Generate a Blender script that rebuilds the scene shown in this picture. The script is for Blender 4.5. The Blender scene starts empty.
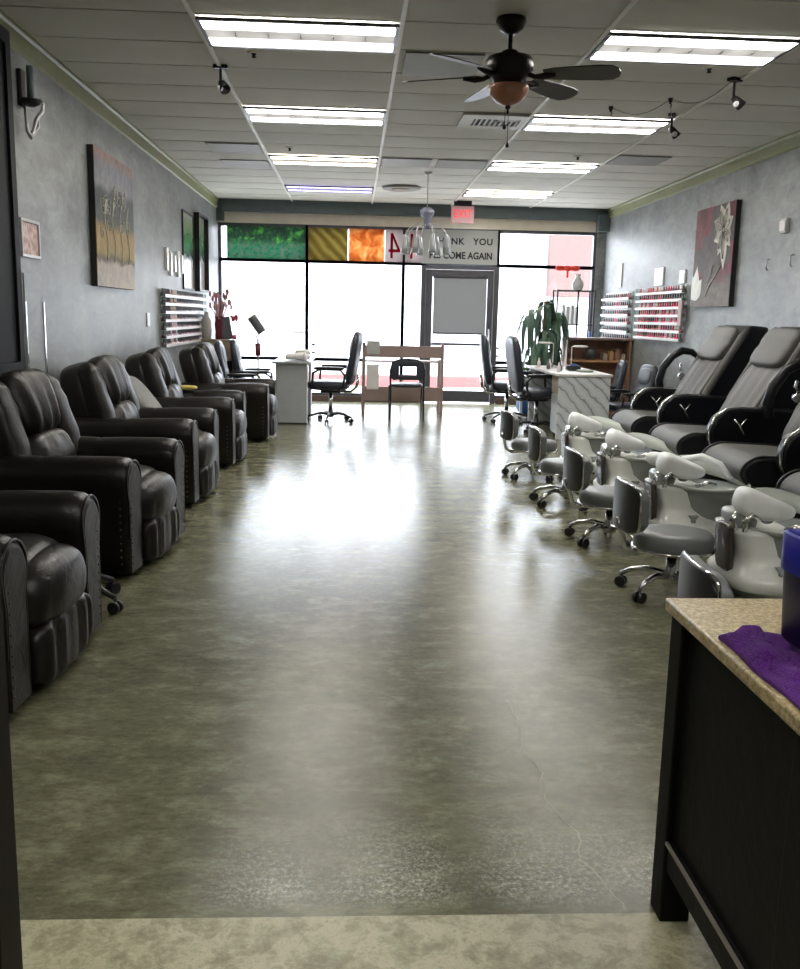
import bpy, bmesh, math, random
from mathutils import Vector, Matrix, Euler
random.seed(7)
C = bpy.context.scene
COL = C.collection
PI = math.pi
R = math.radians
XL, XR, YF, YN, ZC = -2.1, 3.95, 15.0, -2.6, 3.06

# ------------------------------------------------------------------ materials
def nt(name):
    m = bpy.data.materials.new(name); m.use_nodes = True
    t = m.node_tree; b = t.nodes['Principled BSDF']
    return m, t, b
def mat(name, col, rough=.5, metal=0, bump=0, bscale=60, spec=.5, coat=0, var=0, vscale=8, trans=0, emis=None, es=0, rvar=0):
    m, t, b = nt(name)
    c = (*col, 1)
    b.inputs['Base Color'].default_value = c
    b.inputs['Roughness'].default_value = rough
    b.inputs['Metallic'].default_value = metal
    b.inputs['Specular IOR Level'].default_value = spec
    b.inputs['Coat Weight'].default_value = coat
    b.inputs['Coat Roughness'].default_value = .15
    b.inputs['Transmission Weight'].default_value = trans
    if emis: b.inputs['Emission Color'].default_value = (*emis, 1); b.inputs['Emission Strength'].default_value = es
    tc = t.nodes.new('ShaderNodeTexCoord')
    n = t.nodes.new('ShaderNodeTexNoise'); n.inputs['Scale'].default_value = vscale; n.inputs['Detail'].default_value = 5
    t.links.new(tc.outputs['Object'], n.inputs['Vector'])
    v = var if var else .06
    r = t.nodes.new('ShaderNodeValToRGB')
    r.color_ramp.elements[0].position = .3; r.color_ramp.elements[1].position = .7
    r.color_ramp.elements[0].color = (*[x*(1-v) for x in col], 1); r.color_ramp.elements[1].color = (*[min(1, x*(1+v)) for x in col], 1)
    t.links.new(n.outputs['Fac'], r.inputs['Fac']); t.links.new(r.outputs['Color'], b.inputs['Base Color'])
    if bump:
        n2 = t.nodes.new('ShaderNodeTexNoise'); n2.inputs['Scale'].default_value = bscale; n2.inputs['Detail'].default_value = 4
        t.links.new(tc.outputs['Object'], n2.inputs['Vector'])
        bp = t.nodes.new('ShaderNodeBump'); bp.inputs['Strength'].default_value = bump; bp.inputs['Distance'].default_value = .02
        t.links.new(n2.outputs['Fac'], bp.inputs['Height']); t.links.new(bp.outputs['Normal'], b.inputs['Normal'])
    return m
def ramp(t, fac, stops, interp='LINEAR'):
    r = t.nodes.new('ShaderNodeValToRGB'); r.color_ramp.interpolation = interp
    e = r.color_ramp.elements
    while len(e) < len(stops): e.new(.5)
    for i, (p, c) in enumerate(stops):
        e[i].position = p; e[i].color = (*c, 1) if len(c) == 3 else c
    t.links.new(fac, r.inputs['Fac']); return r.outputs['Color']
def noise(t, scale, detail=5, vec=None, stretch=None, rough=.55, dist=0):
    n = t.nodes.new('ShaderNodeTexNoise'); n.inputs['Scale'].default_value = scale; n.inputs['Detail'].default_value = detail
    n.inputs['Roughness'].default_value = rough; n.inputs['Distortion'].default_value = dist
    tc = t.nodes.new('ShaderNodeTexCoord'); src = tc.outputs['Object']
    if stretch:
        mp = t.nodes.new('ShaderNodeMapping'); mp.inputs['Scale'].default_value = stretch
        t.links.new(src, mp.inputs['Vector']); src = mp.outputs['Vector']
    t.links.new(src, n.inputs['Vector']); return n.outputs['Fac']
def mix(t, fac, a, b, mode='MIX'):
    m = t.nodes.new('ShaderNodeMix'); m.data_type = 'RGBA'; m.blend_type = mode
    def put(s, v):
        if isinstance(v, (int, float)): s.default_value = v
        elif isinstance(v, tuple): s.default_value = (*v, 1)
        else: t.links.new(v, s)
    put(m.inputs[0], fac); put(m.inputs[6], a); put(m.inputs[7], b); return m.outputs[2]
def mth(t, op, a, b=None, clamp=False):
    m = t.nodes.new('ShaderNodeMath'); m.operation = op; m.use_clamp = clamp
    for i, v in enumerate((a, b)):
        if v is None: continue
        if isinstance(v, (int, float)): m.inputs[i].default_value = v
        else: t.links.new(v, m.inputs[i])
    return m.outputs[0]
def xyz(t):
    tc = t.nodes.new('ShaderNodeTexCoord'); s = t.nodes.new('ShaderNodeSeparateXYZ')
    t.links.new(tc.outputs['Object'], s.inputs[0]); return s.outputs
def bumpit(t, b, h, strength, dist=.02):
    bp = t.nodes.new('ShaderNodeBump'); bp.inputs['Strength'].default_value = strength; bp.inputs['Distance'].default_value = dist
    t.links.new(h, bp.inputs['Height']); t.links.new(bp.outputs['Normal'], b.inputs['Normal'])

def plaster(name, a, bcol, rough):
    m, t, b = nt(name)
    n1 = noise(t, 1.1, 7, rough=.62, dist=.4); n2 = noise(t, 5, 8, stretch=(1, .7, 1.6), rough=.7, dist=.8)
    c1 = ramp(t, n1, [(.36, a), (.64, bcol)]); c2 = ramp(t, n2, [(.35, tuple(x*.68 for x in a)), (.68, tuple(x*1.2 for x in bcol))])
    t.links.new(mix(t, .5, c1, c2), b.inputs['Base Color'])
    rr = mth(t, 'MULTIPLY_ADD', n2, .35); rr.node.inputs[2].default_value = rough-.16
    t.links.new(rr, b.inputs['Roughness']); bumpit(t, b, n2, .25, .015)
    return m
M = {}
M['wall'] = plaster('grey_venetian_plaster', (.105, .118, .118), (.31, .325, .325), .42)
M['wall_back'] = mat('painted_wall', (.3, .29, .26), .8)
M['olive'] = mat('olive_trim_paint', (.27, .28, .15), .5)
M['tbar'] = mat('ceiling_grid_white', (.85, .83, .78), .5)
M['slate'] = mat('slate_beam_paint', (.10, .13, .14), .5)
M['cream'] = mat('cream_band_paint', (.78, .70, .58), .6)
M['alu'] = mat('dark_bronze_aluminium', (.085, .085, .10), .4, .3)
M['sill'] = mat('brown_sill', (.12, .075, .055), .5)
M['darkpanel'] = mat('near_black_panel', (.008, .009, .011), .6, spec=.15)
M['jamb'] = mat('dark_brown_door_jamb', (.010, .0075, .005), .6, spec=.2)
M['leather'] = None
M['black'] = mat('black_plastic', (.012, .012, .014), .38)
M['gloss'] = mat('satin_black_shell', (.006, .0065, .009), .30, spec=.35)
M['chrome'] = mat('chrome', (.75, .75, .76), .08, 1)
M['navy'] = mat('black_blue_leather', (.022, .026, .038), .38, bump=.15, bscale=90)
M['white'] = mat('white_fibreglass', (.80, .81, .77), .22, coat=.3)
M['padwhite'] = mat('white_pad_vinyl', (.86, .88, .88), .35)
M['greyv'] = mat('grey_vinyl', (.15, .158, .16), .38, bump=.1, bscale=120)
M['greyseat'] = mat('warm_grey_upholstery', (.082, .080, .076), .5, bump=.2, bscale=150)
M['bowl'] = mat('smoked_bowl_plastic', (.30, .32, .31), .18, coat=.3)
M['esp'] = mat('espresso_wood', (.004, .0038, .0034), .55, spec=.15, bump=.08, bscale=30)
M['steel'] = mat('brushed_steel_strip', (.34, .32, .28), .35, .6)
M['sidep'] = mat('smoked_brown_side_panel', (.06, .052, .045), .12)
M['desk'] = mat('grey_brown_laminate', (.30, .22, .20), .5)
M['brown'] = mat('brown_wood', (.30, .17, .11), .5, var=.25, vscale=14)
M['tan'] = mat('tan_wood', (.36, .29, .21), .5, var=.2, vscale=12)
M['honey'] = mat('honey_wood', (.48, .27, .12), .45)
M['acryl'] = mat('white_acrylic', (.72, .70, .70), .3)
M['bronze'] = mat('oil_rubbed_bronze', (.018, .014, .012), .35, .6)
M['blade'] = mat('dark_walnut_blade', (.032, .028, .024), .4, var=.3, vscale=10)
M['leaf'] = mat('dark_green_leaf', (.05, .105, .065), .45, var=.35, vscale=9)
M['leaf2'] = mat('light_green_leaf', (.22, .42, .06), .5, var=.3)
M['bark'] = mat('grey_bark', (.16, .12, .08), .8, bump=.4, bscale=40)
M['pot'] = mat('glazed_dark_pot', (.05, .05, .055), .3)
M['maroon'] = mat('maroon_glass', (.14, .02, .035), .2)
M['twig'] = mat('dusty_pink_dried_flowers', (.42, .20, .22), .8)
M['porc'] = mat('grey_porcelain', (.45, .47, .46), .3)
M['red'] = mat('red_silk', (.75, .05, .03), .5)
M['blue'] = mat('blue_plastic', (.02, .10, .35), .4)
M['cobalt'] = mat('dark_navy_plastic', (.004, .003, .035), .4, spec=.3)
M['cobalt2'] = mat('cobalt_blue_plastic', (.012, .014, .22), .35, spec=.3)
M['purple'] = mat('purple_terry_cloth', (.115, .014, .24), .9, bump=.8, bscale=260, var=.25, vscale=30)
M['towel'] = mat('white_towel', (.7, .69, .68), .9, bump=.4, bscale=120)
M['cloth'] = mat('grey_plush', (.20, .20, .19), .8, bump=.3, bscale=80)
M['paper'] = mat('pale_paper', (.62, .55, .52), .6)
M['silver'] = mat('silver_frame', (.5, .5, .5), .3, .7)
M['yellow'] = mat('yellow_cloth', (.55, .45, .12), .8)
M['concrete_out'] = mat('light_concrete_pavement', (.5, .49, .47), .9)  # light concrete in its own pale colour
M['asphalt'] = mat('pale_asphalt', (.36, .36, .37), .9)
M['stucco'] = mat('pale_pink_stucco', (.10, .060, .054), .9)
M['stucco2'] = mat('pale_yellow_stucco', (.17, .145, .095), .9)
M['carred'] = mat('red_car_paint', (.55, .03, .02), .25, coat=.5)
M['carglass'] = mat('car_glass', (.03, .04, .05), .1)
M['tyre'] = mat('tyre_rubber', (.02, .02, .02), .8)
M['dgrey'] = mat('return_grille_grey', (.33, .32, .29), .6)
M['vent'] = mat('white_register', (.6, .57, .5), .5)
M['dark'] = mat('dark_slot', (.01, .01, .01), .7)
M['ink'] = mat('black_sign_ink', (.02, .02, .025), .6)
M['cable'] = mat('grey_cable', (.2, .2, .2), .5)
M['iron'] = mat('dark_iron', (.02, .02, .02), .45, .4)
M['crystal'] = mat('frosted_crystal', (.5, .52, .55), .15, coat=.5, trans=.45)
M['lampgrey'] = mat('grey_lamp_enamel', (.10, .10, .11), .4)

# leather
m, t, b = nt('dark_brown_leather')
n1 = noise(t, 10, 3, dist=.8); n2 = noise(t, 220, 2); n3 = noise(t, 4, 3)
t.links.new(ramp(t, n3, [(.3, (.005, .0038, .0033)), (.7, (.010, .0072, .0062))]), b.inputs['Base Color'])
b.inputs['Roughness'].default_value = .37; b.inputs['Specular IOR Level'].default_value = .42
h = mth(t, 'ADD', n1, mth(t, 'MULTIPLY', n2, .12)); bumpit(t, b, h, .20, .03)
M['leather'] = m
# ceiling tile
m, t, b = nt('ceiling_tile')
n1 = noise(t, 90, 4); n2 = noise(t, 1.2, 3)
t.links.new(ramp(t, n2, [(.3, (.60, .58, .525)), (.7, (.70, .675, .615))]), b.inputs['Base Color'])
b.inputs['Roughness'].default_value = .8; bumpit(t, b, n1, .25, .01)
M['tile'] = m
# polished concrete
m, t, b = nt('polished_concrete')
X, Y, Z = xyz(t)
n1 = noise(t, 1.3, 9, stretch=(.8, 1, 1), rough=.68, dist=.5); n2 = noise(t, 8, 12, stretch=(.6, 1.0, 1), rough=.82, dist=.2); n3 = noise(t, 45, 8, stretch=(.5, 1, 1), rough=.85)
c1 = ramp(t, n1, [(.34, (.080, .080, .044)), (.5, (.132, .130, .076)), (.66, (.19, .184, .112))])
c2 = ramp(t, n2, [(.38, (.038, .038, .020)), (.5, (.125, .121, .070)), (.62, (.34, .33, .215))])
c = mix(t, .55, c1, c2)
c = mix(t, .25, c, ramp(t, n3, [(.38, (.02, .02, .012)), (.62, (.27, .265, .19))]))
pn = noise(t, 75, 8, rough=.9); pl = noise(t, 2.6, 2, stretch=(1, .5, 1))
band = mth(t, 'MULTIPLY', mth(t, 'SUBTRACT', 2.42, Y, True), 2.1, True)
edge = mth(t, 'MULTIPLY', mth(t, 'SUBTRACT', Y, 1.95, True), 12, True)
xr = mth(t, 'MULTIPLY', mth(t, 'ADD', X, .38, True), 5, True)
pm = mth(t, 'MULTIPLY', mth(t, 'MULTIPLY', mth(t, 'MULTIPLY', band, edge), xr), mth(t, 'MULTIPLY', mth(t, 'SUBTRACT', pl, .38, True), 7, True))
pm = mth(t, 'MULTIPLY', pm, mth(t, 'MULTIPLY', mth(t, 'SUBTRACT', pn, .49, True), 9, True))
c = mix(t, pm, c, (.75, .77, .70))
t.links.new(c, b.inputs['Base Color'])
rr = mth(t, 'MULTIPLY_ADD', n2, .30); rr.node.inputs[2].default_value = .06
t.links.new(rr, b.inputs['Roughness']); bumpit(t, b, n2, .07, .02)
b.inputs['Specular IOR Level'].default_value = .20
M['floor'] = m
# near floor: paler marbled sheet
m, t, b = nt('pale_marbled_floor')
n1 = noise(t, 11, 12, rough=.8, dist=.25); n2 = noise(t, 38, 7, rough=.8)
c = ramp(t, n1, [(.34, (.15, .14, .075)), (.47, (.36, .34, .205)), (.56, (.60, .58, .39)), (.66, (.2, .19, .11))])
c = mix(t, .3, c, ramp(t, n2, [(.35, (.08, .08, .05)), (.65, (.36, .34, .25))]))
t.links.new(c, b.inputs['Base Color']); b.inputs['Roughness'].default_value = .35; bumpit(t, b, n1, .1)
M['floor2'] = m
# granite
m, t, b = nt('speckled_tan_granite')
n1 = noise(t, 105, 6, rough=.8); n2 = noise(t, 45, 4)
c = ramp(t, n1, [(.38, (.06, .04, .015)), (.46, (.27, .20, .10)), (.54, (.42, .33, .17)), (.62, (.66, .57, .38))])
t.links.new(mix(t, .25, c, ramp(t, n2, [(.4, (.22, .16, .07)), (.6, (.45, .36, .20))])), b.inputs['Base Color']); b.inputs['Roughness'].default_value = .3
M['granite'] = m
# white marble with grey veins
m, t, b = nt('white_marble')
w = t.nodes.new('ShaderNodeTexWave'); w.inputs['Scale'].default_value = 4.2; w.inputs['Distortion'].default_value = 5; w.inputs['Detail'].default_value = 4; w.bands_direction = 'DIAGONAL'
tc = t.nodes.new('ShaderNodeTexCoord'); t.links.new(tc.outputs['Object'], w.inputs['Vector'])
t.links.new(ramp(t, w.outputs['Fac'], [(.0, (.24, .26, .28)), (.08, (.52, .55, .57)), (1, (.62, .64, .65))]), b.inputs['Base Color']); b.inputs['Roughness'].default_value = .25
M['marble'] = m
M['deskwhite'] = mat('pale_grey_laminate', (.34, .36, .38), .4)
# window glass: thin pane
def thin(name, col, refl):
    m = bpy.data.materials.new(name); m.use_nodes = True; t = m.node_tree; t.nodes.clear()
    o = t.nodes.new('ShaderNodeOutputMaterial'); mx = t.nodes.new('ShaderNodeMixShader'); tr = t.nodes.new('ShaderNodeBsdfTransparent'); g = t.nodes.new('ShaderNodeBsdfGlossy')
    tr.inputs['Color'].default_value = (*col, 1); g.inputs['Roughness'].default_value = .03; mx.inputs[0].default_value = refl
    t.links.new(tr.outputs[0], mx.inputs[1]); t.links.new(g.outputs[0], mx.inputs[2]); t.links.new(mx.outputs[0], o.inputs[0]); return m
M['glass'] = thin('window_glass', (.97, .98, 1), .05)
M['clear'] = thin('clear_glass', (.80, .86, .84), .13)
M['bowlglass'] = thin('smoky_clear_rim', (.62, .68, .65), .2)
def translucent(name, colfn, amt=.75):
    m = bpy.data.materials.new(name); m.use_nodes = True; t = m.node_tree; t.nodes.clear()
    o = t.nodes.new('ShaderNodeOutputMaterial'); mx = t.nodes.new('ShaderNodeMixShader'); tr = t.nodes.new('ShaderNodeBsdfTranslucent'); g = t.nodes.new('ShaderNodeBsdfDiffuse')
    c = colfn(t)
    for s in (tr, g):
        if isinstance(c, tuple): s.inputs['Color'].default_value = (*c, 1)
        else: t.links.new(c, s.inputs['Color'])
    mx.inputs[0].default_value = amt
    t.links.new(g.outputs[0], mx.inputs[1]); t.links.new(tr.outputs[0], mx.inputs[2]); t.links.new(mx.outputs[0], o.inputs[0]); return m
def f_garden(t):
    n = noise(t, 9, 8, rough=.7, dist=.6); X, Y, Z = xyz(t)
    up = ramp(t, n, [(.40, (.006, .012, .008)), (.52, (.02, .10, .02)), (.60, (.12, .42, .06)), (.72, (.5, .7, .3))])
    lo = ramp(t, noise(t, 14, 6, rough=.7), [(.38, (.02, .12, .07)), (.5, (.05, .36, .18)), (.58, (.32, .12, .18)), (.64, (.15, .5, .3)), (.75, (.3, .7, .6))])
    f = mth(t, 'MULTIPLY', mth(t, 'SUBTRACT', Z, -.06), 9, True)
    return mix(t, .3, mix(t, .3, mix(t, f, lo, up), (.30, .38, .36)), (.0, .0, .0))
def f_khaki(t):
    w = t.nodes.new('ShaderNodeTexWave'); w.bands_direction = 'DIAGONAL'; w.inputs['Scale'].default_value = 3.2; w.inputs['Distortion'].default_value = 3
    tc = t.nodes.new('ShaderNodeTexCoord'); t.links.new(tc.outputs['Object'], w.inputs['Vector'])
    return ramp(t, w.outputs['Fac'], [(0, (.17, .135, .055)), (.6, (.215, .18, .075)), (1, (.26, .23, .11))])
def f_orange(t):
    return ramp(t, noise(t, 6, 5, dist=1), [(.3, (.30, .10, .04)), (.45, (.44, .20, .08)), (.6, (.52, .32, .16)), (.75, (.6, .48, .32))])
M['p_garden'] = translucent('garden_poster', f_garden); M['p_khaki'] = translucent('khaki_poster', f_khaki); M['p_orange'] = translucent('orange_poster', f_orange)
M['p_white'] = translucent('white_poster', lambda t: (.42, .37, .365), .6); M['p_red'] = translucent('red_print', lambda t: (.45, .012, .03), .5)
M['signgrey'] = translucent('grey_banner_vinyl', lambda t: (.50, .51, .495), .22)
M['shade'] = translucent('grey_roller_shade', lambda t: (.36, .37, .38), .28)

# ------------------------------------------------------------------ mesh helpers
def bm_(): return bmesh.new()
def box(bm, x0, x1, y0, y1, z0, z1, mi=0, mtx=None):
    vs = [bm.verts.new((x, y, z)) for x in (x0, x1) for y in (y0, y1) for z in (z0, z1)]
    for f in ((0, 1, 3, 2), (4, 6, 7, 5), (0, 4, 5, 1), (2, 3, 7, 6), (0, 2, 6, 4), (1, 5, 7, 3)):
        fc = bm.faces.new([vs[i] for i in f]); fc.material_index = mi
    if mtx: bmesh.ops.transform(bm, matrix=mtx, verts=vs)
    return bm
def tube(bm, pts, r, n=8, closed=False, mi=0, flat=1):
    pts = [Vector(p) for p in pts]; rs = r if isinstance(r, (list, tuple)) else [r]*len(pts)
    rings = []; L = len(pts); up = None
    for i, p in enumerate(pts):
        if closed: d = (pts[(i+1) % L]-pts[i-1])
        else: d = pts[min(i+1, L-1)]-pts[max(i-1, 0)]
        d.normalize()
        if up is None:
            up = Vector((0, 0, 1)) if abs(d.z) < .9 else Vector((1, 0, 0))
        s = d.cross(up)
        if s.length < 1e-4: s = d.cross(Vector((0, 1, 0)))
        s.normalize(); up = s.cross(d).normalized()
        rings.append([bm.verts.new(p+(s*math.cos(a)+up*math.sin(a)*flat)*rs[i]) for a in [2*PI*k/n for k in range(n)]])
    for i in range(L if closed else L-1):
        a, b = rings[i], rings[(i+1) % L]
        for k in range(n):
            f = bm.faces.new((a[k], a[(k+1) % n], b[(k+1) % n], b[k])); f.material_index = mi; f.smooth = True
    if not closed:
        for rg in (rings[0], rings[-1]): f = bm.faces.new(rg); f.material_index = mi
    return bm
def cyl(bm, a, b, r, r2=None, n=16, mi=0):
    return tube(bm, [a, b], [r, r if r2 is None else r2], n, mi=mi)
def lathe(bm, prof, c=(0, 0, 0), n=24, sx=1, sy=1, mi=0, cap=True):
    rings = []
    for r, z in prof:
        rings.append([bm.verts.new((c[0]+sx*r*math.cos(2*PI*k/n), c[1]+sy*r*math.sin(2*PI*k/n), c[2]+z)) for k in range(n)])
    for a, b in zip(rings, rings[1:]):
        for k in range(n):
            f = bm.faces.new((a[k], a[(k+1) % n], b[(k+1) % n], b[k])); f.smooth = True; f.material_index = mi
    if cap:
        for rg in (rings[0], rings[-1]):
            try: f = bm.faces.new(rg); f.material_index = mi
            except Exception: pass
    return bm
def cushion(bm, c, h, e=4, rot=None, n=8, disp=None, mi=0):
    """rounded padded block: a cube grid pulled to a super-ellipsoid"""
    M3 = (rot.to_matrix() if rot else Matrix.Identity(3)); grid = {}
    def v(i, j, k):
        key = (i, j, k)
        if key not in grid:
            p = Vector((2*i/n-1, 2*j/n-1, 2*k/n-1))
            q = [math.copysign(math.sin(abs(x)*PI/2)**.9, x) for x in p]
            mx = max(abs(x) for x in q); s = sum(abs(x)**e for x in q)**(1/e)
            q = Vector(q)*(mx/s)
            w = Vector((q.x*h[0], q.y*h[1], q.z*h[2]))
            if disp: w = disp(w, q)
            grid[key] = bm.verts.new(Vector(c)+M3 @ w)
        return grid[key]
    for i in range(n):
        for j in range(n):
            for q in (((i, j, 0), (i, j+1, 0), (i+1, j+1, 0), (i+1, j, 0)), ((i, j, n), (i+1, j, n), (i+1, j+1, n), (i, j+1, n)),
                      ((i, 0, j), (i+1, 0, j), (i+1, 0, j+1), (i, 0, j+1)), ((i, n, j), (i, n, j+1), (i+1, n, j+1), (i+1, n, j)),
                      ((0, i, j), (0, i, j+1), (0, i+1, j+1), (0, i+1, j)), ((n, i, j), (n, i+1, j), (n, i+1, j+1), (n, i, j+1))):
                f = bm.faces.new([v(*a) for a in q]); f.smooth = True; f.material_index = mi
    return bm
def prism(bm, poly, a0, a1, axis='y', mi=0, smooth=False):
    """poly is (u,v); axis y -> (x,z), axis x -> (y,z), axis z -> (x,y)"""
    def P(u, v, w): return {'y': (u, w, v), 'x': (w, u, v), 'z': (u, v, w)}[axis]
    A = [bm.verts.new(P(u, v, a0)) for u, v in poly]; B = [bm.verts.new(P(u, v, a1)) for u, v in poly]
    f1 = bm.faces.new(A); f2 = bm.faces.new(B[::-1]); n = len(poly)
    for f in (f1, f2): f.material_index = mi
    for k in range(n):
        f = bm.faces.new((A[k], B[k], B[(k+1) % n], A[(k+1) % n])); f.material_index = mi; f.smooth = smooth
    return bm
def loft(bm, secs, cap=True, mi=0):
    rings = [[bm.verts.new(p) for p in s] for s in secs]; n = len(rings[0])
    for a, b in zip(rings, rings[1:]):
        for k in range(n):
            f = bm.faces.new((a[k], a[(k+1) % n], b[(k+1) % n], b[k])); f.smooth = True; f.material_index = mi
    if cap:
        bm.faces.new(rings[0]); bm.faces.new(rings[-1])
    return bm
def obj(name, bm, m, parent=None, bevel=0, seg=2, sub=0, label=None, smooth=None):
    bmesh.ops.recalc_face_normals(bm, faces=bm.faces[:])
    me = bpy.data.meshes.new(name); bm.to_mesh(me); bm.free()
    ms = m if isinstance(m, (list, tuple)) else [m]
    for x in ms: me.materials.append(M[x] if isinstance(x, str) else x)
    if smooth is not None:
        for p in me.polygons: p.use_smooth = smooth
    o = bpy.data.objects.new(name, me); COL.objects.link(o)
    if parent: o.parent = parent
    if bevel:
        md = o.modifiers.new('bevel', 'BEVEL'); md.width = bevel; md.segments = seg; md.limit_method = 'ANGLE'; md.angle_limit = R(40)
        if smooth is None: 
            for p in me.polygons: p.use_smooth = True
            md.harden_normals = False
            me.set_sharp_from_angle(angle=R(35)) if hasattr(me, 'set_sharp_from_angle') else None
    if sub:
        md = o.modifiers.new('sub', 'SUBSURF'); md.levels = sub; md.render_levels = sub
    if label: o['label'] = label
    return o
def tag(o, label, cat, group=None, kind=None):
    o['label'] = label; o['category'] = cat
    if group: o['group'] = group
    if kind: o['kind'] = kind
    return o
def thing(name, label, cat, loc=(0, 0, 0), rz=0, group=None):
    o = bpy.data.objects.new(name, None); COL.objects.link(o); o.empty_display_size = .1
    o.location = loc; o.rotation_euler = (0, 0, rz); return tag(o, label, cat, group)
def struct(name, bm, m, parent=None, **k):
    o = obj(name, bm, m, parent, **k)
    if parent is None: o['kind'] = 'structure'
    return o
KIDS = {}
def kids(o): return [c for c in bpy.data.objects if c.parent == o]
def dup(o, loc=None, rz=None, label=None, group=None, parent=None):
    c = o.copy(); COL.objects.link(c)
    if parent: c.parent = parent
    for ch in kids(o):
        dup(ch, parent=c)
    if loc is not None: c.location = loc
    if rz is not None: c.rotation_euler = (0, 0, rz)
    if label: c['label'] = label
    if group: c['group'] = group
    return c

# ------------------------------------------------------------------ room shell
TX = [XL, -.955, .265, 1.485, 2.705, XR]           # ceiling grid, across
TP = .594; TY0 = 5.87
rows = []
y = TY0
while y > YN: y -= TP
y += TP
ys = [YN]
while y < YF: ys.append(y); y += TP
ys.append(YF)
struct('floor', box(bm_(), XL, XR, 1.94, YF, -.1, 0), 'floor')
struct('floor_near', box(bm_(), XL, XR, YN, 1.94, -.1, .0), 'floor2')
fl = bpy.data.objects['floor']
b = bm_(); pts = [(.57, 3.17), (.585, 3.0), (.555, 2.76), (.59, 2.62), (.565, 2.46), (.62, 2.28), (.60, 2.16), (.64, 2.03), (.655, 1.95)]
for i in range(len(pts)-1):
    (x0, y0), (x1, y1) = pts[i], pts[i+1]
    for k in range(3):
        f0, f1 = k/3, (k+1)/3; j0 = math.sin(i*5+k*2.1)*.006; j1 = math.sin(i*5+(k+1)*2.1)*.006
        p = [(x0+(x1-x0)*f0+j0, y0+(y1-y0)*f0), (x0+(x1-x0)*f1+j1, y0+(y1-y0)*f1)]
        w = .0022
        b.faces.new([b.verts.new((p[0][0]-w, p[0][1], .0008)), b.verts.new((p[0][0]+w, p[0][1], .0008)), b.verts.new((p[1][0]+w, p[1][1], .0008)), b.verts.new((p[1][0]-w, p[1][1], .0008))])
obj('crack', b, mat('pale_crack', (.33, .325, .24), .7), fl)
# sagging lay-in tiles
b = bm_()
for i in range(len(TX)-1):
    for j in range(len(ys)-1):
        x0, x1, y0, y1 = TX[i], TX[i+1], ys[j], ys[j+1]; s = .004+.004*random.random(); tilt = 0
        if y1-y0 < .3: s = 0
        NX, NY = 4, 6; g = []
        for a in range(NX+1):
            g.append([])
            for c in range(NY+1):
                u, v = a/NX, c/NY
                g[-1].append(b.verts.new((x0+(x1-x0)*u, y0+(y1-y0)*v, ZC+.004-s*4*v*(1-v)-s*.5*u*(1-u)+tilt*(v-.5)*2)))
        for a in range(NX):
            for c in range(NY):
                f = b.faces.new((g[a][c], g[a+1][c], g[a+1][c+1], g[a][c+1])); f.smooth = True
box(b, XL, XR, YN, YF, ZC+.04, ZC+.1)
ceil = struct('ceiling', b, 'tile')
b = bm_()
for x in TX[1:-1]: box(b, x-.013, x+.013, YN, YF-.16, ZC-.014, ZC+.012)
obj('grid_runner', b, 'tbar', ceil)
b = bm_()
for y in ys[1:-1]: box(b, XL, XR, y-.007, y+.007, ZC-.0005, ZC+.012)
obj('grid_cross_bar', b, mat('grid_cross_paint', (.62, .60, .54), .6), ceil)
struct('wall_left', box(bm_(), XL-.12, XL, YN, YF+.1, 0, ZC+.1), 'wall')
struct('wall_right', box(bm_(), XR, XR+.12, YN, YF+.1, 0, ZC+.1), 'wall')
struct('wall_back', box(bm_(), XL-.12, XR+.12, YN-.12, YN, 0, ZC+.1), 'wall_back')
b = bm_(); prism(b, [(XL, ZC+.01), (XL+.035, ZC+.01), (XL+.035, ZC-.02), (XL+.02, ZC-.035), (XL+.02, ZC-.135), (XL, ZC-.145)], YN, YF-.16)
struct('trim_left', b, 'olive')
b = bm_(); prism(b, [(XR, ZC+.01), (XR-.035, ZC+.01), (XR-.035, ZC-.02), (XR-.02, ZC-.035), (XR-.02, ZC-.135), (XR, ZC-.145)], YN, YF-.16)
struct('trim_right', b, 'olive')
# front: beam, cream band, corner boxes
struct('trim_1', box(bm_(), XL, XR, 14.84, YF+.1, 2.885, ZC+.02), 'slate', bevel=.004)
struct('trim_2', box(bm_(), XL, XR, 14.97, YF+.1, 2.725, 2.885), 'cream')
struct('trim_3', box(bm_(), XL, XL+.10, 14.8, YF+.1, 2.74, 2.95), 'slate', bevel=.004)
struct('trim_4', box(bm_(), XR-.17, XR, 14.75, YF+.1, 2.72, 2.98), 'slate', bevel=.004)
struct('trim_5', box(bm_(), XR-.14, XR, 14.96, YF+.1, 0, 2.74), 'wall')
# storefront frames
def win(n, x0, x1, z0, z1):
    b = bm_(); w = .025
    for (a0, a1, c0, c1) in ((x0-w, x0+w, z0-w, z1+w), (x1-w, x1+w, z0-w, z1+w), (x0+w, x1-w, z0-w, z0+w), (x0+w, x1-w, z1-w, z1+w)):
        box(b, a0, a1, 14.98, 15.08, c0, c1)
    o = struct('window_%d' % n, b, 'alu', bevel=.003)
    obj('pane', box(bm_(), x0+w, x1-w, 15.03, 15.036, z0+w, z1-w), 'glass', o); return o
WX = [XL+.02, -.735, .775, 1.10]; n = 1
ZT = 2.175
for i in range(3):
    win(n, WX[i], WX[i+1], ZT, 2.70); n += 1
    win(n, WX[i], WX[i+1], .66, ZT); n += 1
    win(n, WX[i], WX[i+1], .11, .66); n += 1
win(n, 1.10, 2.26, ZT, 2.70); n += 1
win(n, 2.26, 3.79, ZT, 2.70); n += 1
win(n, 2.26, 3.79, .66, ZT); n += 1
win(n, 2.26, 3.79, .11, .66); n += 1
struct('trim_6', box(bm_(), XL, 1.07, 14.95, 15.1, 0, .09), 'sill', bevel=.004)
struct('trim_7', box(bm_(), 2.3, XR, 14.95, 15.1, 0, .09), 'sill', bevel=.004)
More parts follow.
